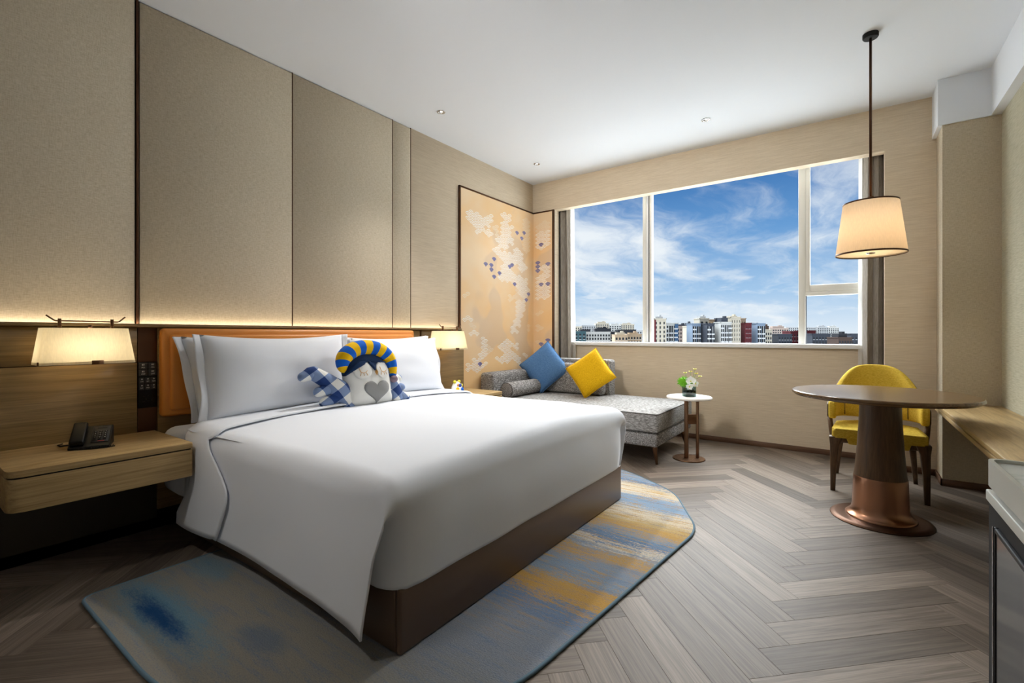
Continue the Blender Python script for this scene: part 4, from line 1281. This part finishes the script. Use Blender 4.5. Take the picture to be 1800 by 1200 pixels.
# ------------------------------------------------------------------ yellow chair
ch = empty('dining_chair', (.154, 4.4, 0), 'yellow upholstered barrel-back chair with dark wood legs behind the round table', 'chair')
def chair():
    X, Y = .154, 4.35
    def plan(s):
        """s 0..1 along the back from left arm end to right arm end"""
        Ls, La = .07, PI*.30
        tot = 2*Ls+La*1.02
        d = s*tot
        if d < Ls: return X-.285, Y-Ls+d, Vector((-1, 0, 0)), 1.0
        if d > tot-Ls: return X+.285, Y-(d-(tot-Ls)), Vector((1, 0, 0)), 1.0
        a = PI-(d-Ls)/(La*1.02)*PI
        return X+.285*math.cos(a), Y+.335*math.sin(a), Vector((math.cos(a)/.285, math.sin(a)/.335, 0)).normalized(), abs(math.cos(a))
    def top(c, s):
        return .888-.264*c**3.4
    N = 72; prof = 16
    def shell(name, mat, inner, outer, dz0, dz1, s0, s1, r):
        m = MB(); rows = []
        for i in range(N+1):
            s = s0+(s1-s0)*i/N
            x, y, nrm, c = plan(s); zt = top(c, s)+dz1; zb = .492-.03*(1-c)+dz0
            lean = lambda z: max(0, z-.48)*.16*max(0, nrm.y)
            row = []
            endk = 1.0
            e = min(i, N-i)/N
            if e < .03: endk = .55+.45*math.sqrt(max(0, 1-(1-e/.03)**2))
            th = (outer-inner)/2*endk; mid = (outer+inner)/2
            for k in range(prof*2):
                q = 2*PI*k/(prof*2)
                cx_ = math.copysign(abs(math.cos(q))**.45, math.cos(q)); cz_ = math.copysign(abs(math.sin(q))**.35, math.sin(q))
                z = (zt+zb)/2+cz_*((zt-zb)/2-(1-endk)*.02)
                o = mid+cx_*th
                row.append(Vector((x, y, z))+nrm*(o)+Vector((0, lean(z), 0)))
            rows.append(row)
        n = prof*2
        for i in range(N): m.mesh(rows[i]+rows[i+1], [(k, (k+1) % n, n+(k+1) % n, n+k) for k in range(n)], True)
        m.mesh(rows[0], [tuple(range(n))], True); m.mesh(rows[-1], [tuple(range(n))], True)
        bmesh.ops.remove_doubles(m.b, verts=m.b.verts, dist=.0005)
        return m.build(name, mat, ch)
    shell('backrest', 'chair_fabric', -.045, .006, 0, 0, 0, 1, .03)
    shell('outer_shell', 'walnut', .0065, .014, .008, -.02, .02, .98, .01)
    # seams that part the arms from the back
    for s in (.24, .76):
        x, y, nrm, c = plan(s)
        MB().tube([Vector((x, y, z))-nrm*.046+Vector((0, max(0, z-.48)*.16*max(0, nrm.y), 0)) for z in (.50, .55, .60, .65, .70)], .0025, 5).build('seam', 'piping', ch)
    seat = rounded_poly([(X-.265, 4.09), (X+.265, 4.09), (X+.235, 4.60), (X-.235, 4.60)], [.03, .03, .16, .16], 8)
    m = MB().prism(seat, .388, .452, .022, 4, smooth=True)
    m.build('seat', 'chair_fabric', ch)
    ap = [(X-.185, .41), (X+.185, .41), (X+.165, .345), (X-.165, .345)]
    mm = MB(); v = [(x, 4.105, z) for x, z in ap]+[(x, 4.50, z) for x, z in ap]
    mm.mesh(v, [(0, 1, 2, 3), (7, 6, 5, 4), (0, 4, 5, 1), (1, 5, 6, 2), (2, 6, 7, 3), (3, 7, 4, 0)])
    bmesh.ops.bevel(mm.b, geom=list(mm.b.edges), offset=.008, segments=2, affect='EDGES', profile=.5)
    mm.build('seat_underside', 'chair_fabric', ch)
    for s in (-1, 1):
        def leg(pts, name='leg'):
            m = MB(); vs, fs = [], []
            for (x, y, z, wx, wy) in pts:
                for a, b in ((-1, -1), (1, -1), (1, 1), (-1, 1)): vs.append((x+a*wx/2, y+b*wy/2, z))
            for i in range(len(pts)-1):
                for k in range(4): fs.append((i*4+k, i*4+(k+1) % 4, i*4+4+(k+1) % 4, i*4+4+k))
            fs.append((3, 2, 1, 0)); q = (len(pts)-1)*4; fs.append((q, q+1, q+2, q+3))
            m.mesh(vs, fs, True)
            bmesh.ops.recalc_face_normals(m.b, faces=m.b.faces)
            bmesh.ops.bevel(m.b, geom=[e for e in m.b.edges if abs(e.verts[0].co.z-e.verts[1].co.z) > .01], offset=.006, segments=2, affect='EDGES', profile=.5)
            m.build(name, 'walnut', ch)
        leg([(X+s*.258, 4.125, 0, .030, .032), (X+s*.254, 4.125, .20, .040, .042), (X+s*.248, 4.13, .33, .054, .056), (X+s*.240, 4.135, .385, .080, .08), (X+s*.238, 4.135, .392, .082, .08)])
        leg([(X+s*.245, 4.655, 0, .026, .030), (X+s*.228, 4.60, .20, .036, .042), (X+s*.210, 4.555, .38, .050, .055)])
        MB().box(X+s*.205-.055, 4.115, .350, X+s*.205+.055, 4.155, .390, .012, 3).build('seat_rail', 'walnut', ch)
        MB().box(X+s*.245-.018, 4.13, .352, X+s*.245+.018, 4.58, .390, .008, 2).build('seat_rail', 'walnut', ch)
        MB().tube([(X+s*.262, 4.30, .36), (X+s*.276, 4.315, .44), (X+s*.284, 4.33, .52)], [.020, .017, .016], 8).build('arm_post', 'walnut', ch)
chair()

# ------------------------------------------------------------------ pendant lamp
pn = empty('pendant_lamp', (.103, 3.74, 1.62), 'cream drum pendant lamp on a long bronze rod over the round table', 'lamp')
px, py = .103, 3.74
MB().lathe([(0, ZC), (.042, ZC), (.042, ZC-.022), (.038, ZC-.028), (0, ZC-.028)], (px, py, 0), 36, cap=False).build('canopy', 'black_metal', pn, auto=40)
MB().tube([(px, py, ZC-.02), (px, py, 1.99)], .0075, 12).build('rod', 'bronze_dark', pn)
MB().lathe([(0, 2.0), (.016, 2.0), (.018, 1.995), (.018, 1.945), (0, 1.945)], (px, py, 0), 24, cap=False).build('socket', 'bronze', pn, auto=40)
zb, zt, rb, rt = 1.636, 1.960, .184, .144
MB().lathe([(rb+(rt-rb)*k/8, zb+(zt-zb)*k/8) for k in range(9)], (px, py, 0), 64, cap=False).build('shade', 'shade_pendant', pn)
MB().lathe([(rb-.001, zb-.004), (rb+.002, zb-.002), (rb+.0015, zb+.006), (rb-.001, zb+.007)], (px, py, 0), 64, cap=False).build('rim', 'bronze_dark', pn)
MB().lathe([(rt-.001, zt-.006), (rt+.0015, zt-.005), (rt+.002, zt+.003), (rt-.001, zt+.004)], (px, py, 0), 64, cap=False).build('rim', 'bronze_dark', pn)
MB().lathe([(.022, zb+.008), (rb-.003, zb+.008)], (px, py, 0), 64, cap=False).build('diffuser', 'diffuser', pn)
MB().lathe([(.0, zb+.001), (.018, zb+.0015), (.024, zb+.004), (.024, zb+.010)], (px, py, 0), 28, cap=False).build('knob', 'chrome', pn)
for k in range(3):
    a = 2*PI*k/3; MB().tube([(px, py, 1.95), (px+(rt-.002)*math.cos(a), py+(rt-.002)*math.sin(a), 1.95)], .003, 6).build('spider_arm', 'bronze_dark', pn)
MB().ball((px, py, 1.82), .03, 2).build('bulb', 'bulb', pn)
lamp('pendant_light', 'POINT', (px, py, 1.78), .85, (1.0, .80, .58), shadow_soft_size=.034)

# ------------------------------------------------------------------ window-side desk shelf and minibar cabinet on right wall
sh = empty('wall_shelf', (.69, 3.0, .56), 'long oak wall shelf along the right wall under the round table edge', 'shelf')
MB().box(.512, YB+.02, .592, XR, 4.728, .620, .004, 2).build('top', 'oak', sh)
MB().box(.522, YB+.02, .585, XR, 4.728, .592).build('shadow_gap', 'dark_void', sh)
MB().box(.514, YB+.02, .560, XR, 4.728, .586, .004, 2).build('drawer_rail', 'oak', sh)

mb_ = empty('minibar_cabinet', (.58, 1.2, 0), 'dark minibar cabinet with marble tray top and glass door at the right edge', 'cabinet')
CX, CY1, CY0 = .29, 1.74, .55
MB().prism(rounded_poly([(CX+.012, CY0), (XR-.004, CY0), (XR-.004, CY1-.012), (CX+.012, CY1-.012)], [.01, .01, .01, .03], 6), .742, .796).build('marble_top', 'marble', mb_)
rim = MB()
op = rounded_poly([(CX, CY0), (CX, CY1), (XR-.004, CY1)], [0, .035, 0], 8); ip = rounded_poly([(CX+.010, CY0), (CX+.010, CY1-.010), (XR-.004, CY1-.010)], [0, .026, 0], 8)
n = len(op)
vv = [(x, y, .738) for x, y in op]+[(x, y, .804) for x, y in op]+[(x, y, .804) for x, y in ip]+[(x, y, .738) for x, y in ip]
rim.mesh(vv, [(k*n+i, k*n+i+1, ((k+1) % 4)*n+i+1, ((k+1) % 4)*n+i) for k in range(4) for i in range(n-1)]+[(0, n, 2*n, 3*n), (n-1, 4*n-1, 3*n-1, 2*n-1)])
rim.build('tray_rim', 'champagne', mb_)
MB().box(CX+.02, CY0, .722, XR-.004, CY1-.02, .740).build('shadow_gap', 'dark_void', mb_)
MB().box(CX, CY0, .694, XR-.004, CY1, .722, .003, 2).build('metal_edge', 'champagne', mb_)
MB().box(CX+.006, CY0, .0, CX+.03, CY1, .694).build('front_panel', 'black_metal', mb_)
MB().box(CX+.03, CY1-.024, .0, XR-.004, CY1, .694).build('side_panel', 'black_metal', mb_)
MB().box(CX+.03, CY0, .0, XR-.004, CY1-.024, .08).build('plinth', 'dark_void', mb_)
for q in ((1.635, .03, 1.647, .652), (.60, .640, 1.635, .652), (.60, .03, 1.635, .042)):
    MB().box(CX-.002, q[0], q[1], CX+.007, q[2], q[3], .002, 1).build('door_frame', 'black_plastic', mb_)
plain('dark_glass', lin(10, 12, 13), .10, spec=.18)
MB().box(CX, .60, .042, CX+.006, 1.635, .640).build('door_glass', 'dark_glass', mb_)
MB().box(CX-.004, 1.643, .03, CX-.002, 1.648, .652).build('door_edge', 'chrome', mb_)

# ------------------------------------------------------------------ ceiling downlights, the last two unseen and added as fill
def downlight(x, y, label, power, aim=None, cone=92, soft=.08):
    t = empty('downlight', (x, y, ZC), label, 'lamp', 'ceiling downlights')
    MB().lathe([(.020, ZC-.0005), (.034, ZC-.0005), (.036, ZC-.004), (.034, ZC-.006), (.022, ZC-.005), (.020, ZC-.0005)], (x, y, 0), 28, cap=False).build('ring', 'chrome', t)
    MB().lathe([(0, ZC-.001), (.021, ZC-.001)], (x, y, 0), 20, cap=False).build('well', 'black_metal', t)
    MB().lathe([(0, ZC-.002), (.011, ZC-.002)], (x+.003, y, 0), 16, cap=False).build('lens', 'bulb', t)
    l = lamp('downlight_beam', 'SPOT', (x, y, ZC-.012), power, (1.0, .96, .91), (0, 0, 0), shadow_soft_size=soft, spot_size=math.radians(cone), spot_blend=1.0)
    if aim: l.rotation_euler = (Vector((x, y, ZC))-Vector(aim)).to_track_quat('Z', 'Y').to_euler()
    return t
downlight(-2.84, 2.90, 'small chrome ceiling downlight above the pillows', 150, (-2.15, 2.3, .6))
downlight(-2.84, 4.41, 'small chrome ceiling downlight in the corner above the sofa', 40, (-2.5, 3.9, .5))
downlight(-1.04, 4.38, 'small chrome ceiling downlight above the side table', 115, (-1.75, 2.6, .6))
downlight(-1.75, -.45, 'added fill downlight out of view, aimed at the near side of the bed', 75, (-2.0, 1.05, .58), 42)  # fill light with an invented fixture, brightens the bed's near side
downlight(-1.75, .30, 'added fill downlight out of view, aimed at the window wall', 330, (-1.75, 5.2, 1.6), 64, .24)  # added out of view to lift the window wall's brightness
# ------------------------------------------------------------------ the town outside, seen from about thirty metres up
EYE, GROUND = 1.13, -31.0
gm = struct(MB().mesh([(-3000, 7, GROUND), (2500, 7, GROUND), (2500, 4000, GROUND), (-3000, 4000, GROUND)], [(0, 1, 2, 3)]).build('ground', 'ground_town'))
PAL = {'cream': (226, 216, 196), 'white': (226, 226, 222), 'beige': (214, 188, 158), 'teal': (70, 104, 114), 'slate': (72, 78, 90), 'charcoal': (58, 60, 66),
       'burgundy': (112, 44, 50), 'blue': (74, 108, 146), 'palegrey': (206, 208, 210), 'lightblue': (150, 170, 194), 'pinkish': (206, 186, 174), 'brown': (88, 70, 62)}
for k, v in PAL.items(): plain('town_'+k, tuple((.42*q) for q in lin(*v)[:3])+(1,), .8, spec=.2)
plain('town_glass', lin(14, 18, 24), .4, spec=.25)
plain('town_balcony', lin(160, 162, 164), .7, spec=.2)
BUILT = []
def building(px0, px1, ytop, dist, wallc, label, style='grid', cols=3, roof=None, rooflabel=None, depth=None, stripe=None, ph=.55):
    """dist is along the view axis; block is turned to face the hotel"""
    xc = (px0+px1)/2
    depth = depth or 11
    while True:                                  # step back until clear of the blocks already built
        l0, l1 = (px0-900)/F_PX*dist-.4, (px1-900)/F_PX*dist+.4
        if all(l1 < a or l0 > b or dist+depth+1.5 < c or dist-1.5 > d for a, b, c, d in BUILT): break
        dist += 4
    BUILT.append((l0, l1, dist, dist+depth))
    w = (px1-px0)/F_PX*dist
    lat = (xc-900)/F_PX*dist
    s, c = math.sin(YAW), math.cos(YAW)
    X = -dist*s+lat*c; Y = dist*c+lat*s
    H = EYE+(HOR-ytop)/F_PX*dist
    yaw = YAW
    t = empty('apartment_building', (X, Y, GROUND), label, 'building', None)
    h = H-GROUND
    def bx(m, x0, z0, x1, z1, y0, y1): m.box(x0, y0, z0, x1, y1, z1)
    m = MB(); bx(m, -w/2, 0, w/2, h, 0, depth); m.build('walls', 'town_'+wallc, t, local=True)
    m = MB(); bx(m, -w/2-.3, h, w/2+.3, h+.6, -.3, .5); bx(m, -w/2-.3, h, -w/2+.3, h+.6, -.3, depth); bx(m, w/2-.3, h, w/2+.3, h+.6, -.3, depth)
    m.build('parapet', 'town_'+wallc, t, local=True)
    if roof:
        m = MB(); bx(m, -w*.32, h, w*.30, h+roof, depth*.2, depth*.8); bx(m, w*.05, h+roof, w*.22, h+roof+1.2, depth*.3, depth*.6); m.build('roof_house', 'town_'+(rooflabel or wallc), t, local=True)
    fh = 3.1
    zs = [h-1.2-fh*k for k in range(1, 9) if h-1.2-fh*k > h-36]
    if style == 'grid':
        m = MB(); cw = w/cols
        for i in range(cols):
            xx = -w/2+cw*(i+.5)
            for z in zs: bx(m, xx-cw*ph/2, z+.6, xx+cw*ph/2, z+2.5, -.12, .3)
        m.build('windows', 'town_glass', t, local=True)['kind'] = 'stuff'
        m = MB()
        for i in range(cols):
            xx = -w/2+cw*(i+.5)
            for z in zs: bx(m, xx-cw*ph/2-.15, z+.5, xx+cw*ph/2+.15, z+.7, -.35, .1)
        m.build('window_sills', 'town_balcony' if wallc != 'white' else 'town_palegrey', t, local=True)['kind'] = 'stuff'
    elif style == 'strip':                       # glazed bays crossed by pale balconies
        m = MB(); cw = w/cols
        for i in range(cols):
            xx = -w/2+cw*(i+.5); bx(m, xx-cw*.40, max(0, h-30), xx+cw*.40, h-1.6, -.15, .3)
        m.build('glazed_bays', 'town_glass', t, local=True)['kind'] = 'stuff'
        m = MB()
        for i in range(cols):
            xx = -w/2+cw*(i+.5)
            for z in zs[(i % 2):: 2 if cols > 3 else 1]: bx(m, xx-cw*.40, z, xx+cw*.40, z+.95, -.9, .1)
            bx(m, xx-.14, max(0, h-30), xx+.14, h-1.6, -.35, 0)
        m.build('balconies', 'town_balcony', t, local=True)['kind'] = 'stuff'
    if stripe:
        m = MB(); sgn, cc, fr_ = stripe
        x0 = -w/2 if sgn < 0 else w/2-w*fr_
        bx(m, x0, 0, x0+w*fr_, h-.4, -.5, .2); m.build('coloured_bay', 'town_'+cc, t, local=True)
    t.rotation_euler = (0, 0, yaw)
    return t
B = building
# behind the left pane: a pale row far back, darker roofs, lower blocks in front
B(1003, 1023, 574, 760, 'cream', 'far cream block beside the left curtain, first of the back row', cols=5)
B(1023, 1047, 572, 760, 'palegrey', 'far pale grey block second from the left curtain in the back row', cols=6)
B(1047, 1070, 568.5, 780, 'cream', 'far cream block, tallest of the back row behind the left pane', cols=6, roof=3)
B(1071, 1092, 571, 770, 'white', 'far white block in the back row right of its tallest block', cols=5, roof=2)
B(1091, 1115, 570, 770, 'cream', 'far cream block at the right of the back row behind the left pane', cols=6, roof=2)
B(1115, 1133, 581, 620, 'palegrey', 'low pale block just left of the first mullion', cols=4)
B(1020, 1038, 579.5, 520, 'charcoal', 'dark roofed block behind the white office at the left', cols=4)
B(1046, 1074, 578, 520, 'charcoal', 'wide charcoal block behind the white office block', cols=6, roof=1.5)
B(1086, 1118, 580, 510, 'charcoal', 'charcoal block above the low beige houses', cols=6)
B(1003, 1030, 583, 420, 'teal', 'teal block next to the left curtain', cols=4, ph=.5)
B(1030, 1073, 584, 410, 'white', 'long white office block with dark window pairs', cols=9, ph=.6)
B(1073, 1090, 583.5, 415, 'charcoal', 'dark block between the white office and the beige houses', cols=3)
B(1081, 1104, 589, 360, 'beige', 'low beige house in front of the charcoal block', cols=4, roof=2.2, rooflabel='cream')
B(1103, 1128, 588, 360, 'beige', 'low beige house left of the first mullion', cols=5, roof=1.6, rooflabel='beige')
# behind the wide pane
B(1150, 1171, 561, 330, 'cream', 'cream tower just right of the first mullion', cols=3, roof=2.0, rooflabel='palegrey', ph=.3, stripe=(-1, 'burgundy', .13))
B(1167, 1192, 568.5, 325, 'white', 'white block with glazed bays and blue end beside the first cream tower', 'strip', 3, stripe=(1, 'blue', .25))
B(1191, 1211, 574, 400, 'pinkish', 'lower pinkish block with grey roof in the gap between towers', cols=5, roof=2.0, rooflabel='slate', ph=.5)
B(1209, 1219, 574, 360, 'cream', 'narrow cream block with dark roof house left of the pale blue one', cols=2, roof=3.0, rooflabel='slate')
B(1217, 1232, 569.5, 332, 'lightblue', 'pale blue block left of the middle cream tower', 'strip', 2)
B(1230, 1246, 560.5, 330, 'cream', 'middle cream tower with four rows of square windows', cols=2, roof=2.0, rooflabel='palegrey', ph=.45)
B(1245, 1256, 562.5, 345, 'beige', 'narrow beige tower behind the middle cream tower', cols=2, ph=.3)
B(1243, 1256, 569.5, 320, 'slate', 'slate block with white balconies under the narrow beige tower', 'strip', 2)
B(1254, 1268, 568.5, 322, 'burgundy', 'burgundy block with glazed bays left of the white one', 'strip', 2, roof=3, rooflabel='slate')
B(1267, 1286, 567, 322, 'white', 'white block with dark glazed bays left of the tallest tower', 'strip', 3, roof=3.5, rooflabel='slate')
B(1285, 1302, 558, 325, 'cream', 'tallest cream tower near the middle of the view', cols=4, roof=1.2, ph=.22)
B(1300, 1311, 560.5, 340, 'beige', 'narrow beige tower behind the tallest cream tower', cols=3, ph=.25)
B(1299, 1311, 569, 318, 'white', 'slim white bay block with red edge under the tallest tower', 'strip', 1, stripe=(-1, 'burgundy', .2))
B(1310, 1321, 568.5, 320, 'burgundy', 'plain burgundy block right of the tallest tower', cols=4, ph=.16)
B(1320, 1332, 568.5, 322, 'white', 'white glazed block right of the plain burgundy one', 'strip', 2)
B(1331, 1345, 569, 324, 'lightblue', 'pale blue glazed block at the right end of the tall row', 'strip', 2)
B(1345, 1357, 580, 330, 'cream', 'cream block with dark roof house at the right end of the tall row', cols=3, roof=3.0, rooflabel='brown')
B(1354, 1386, 577, 640, 'pinkish', 'far pinkish block right of the tall row', cols=8, roof=3)
B(1382, 1404, 575, 900, 'palegrey', 'far pale tower left of the second mullion', cols=6)
B(1368, 1392, 588, 330, 'slate', 'low slate block left of the second mullion', cols=5, ph=.4)
B(1390, 1404, 583, 350, 'burgundy', 'low burgundy roofed block touching the second mullion', cols=3, ph=.35)
# behind the casement
B(1412, 1434, 582, 350, 'burgundy', 'burgundy block just right of the second mullion', cols=4, ph=.3)
B(1428, 1460, 587.5, 330, 'slate', 'dark slate block behind the lower casement pane', cols=6, ph=.4)
B(1414, 1434, 575, 900, 'palegrey', 'far pale tower right of the second mullion', cols=6)
B(1437, 1456, 575, 900, 'palegrey', 'far pale tower in the middle of the lower casement pane', cols=5, roof=3)
B(1456, 1475, 575.5, 900, 'white', 'far white tower right of the middle of the casement pane', cols=5, roof=3)
B(1474, 1498, 594, 300, 'brown', 'low brown houses behind the lower casement pane', cols=5, roof=3, rooflabel='charcoal')
B(1496, 1520, 587.5, 330, 'slate', 'slate blue block next to the right curtain', cols=4, ph=.35)
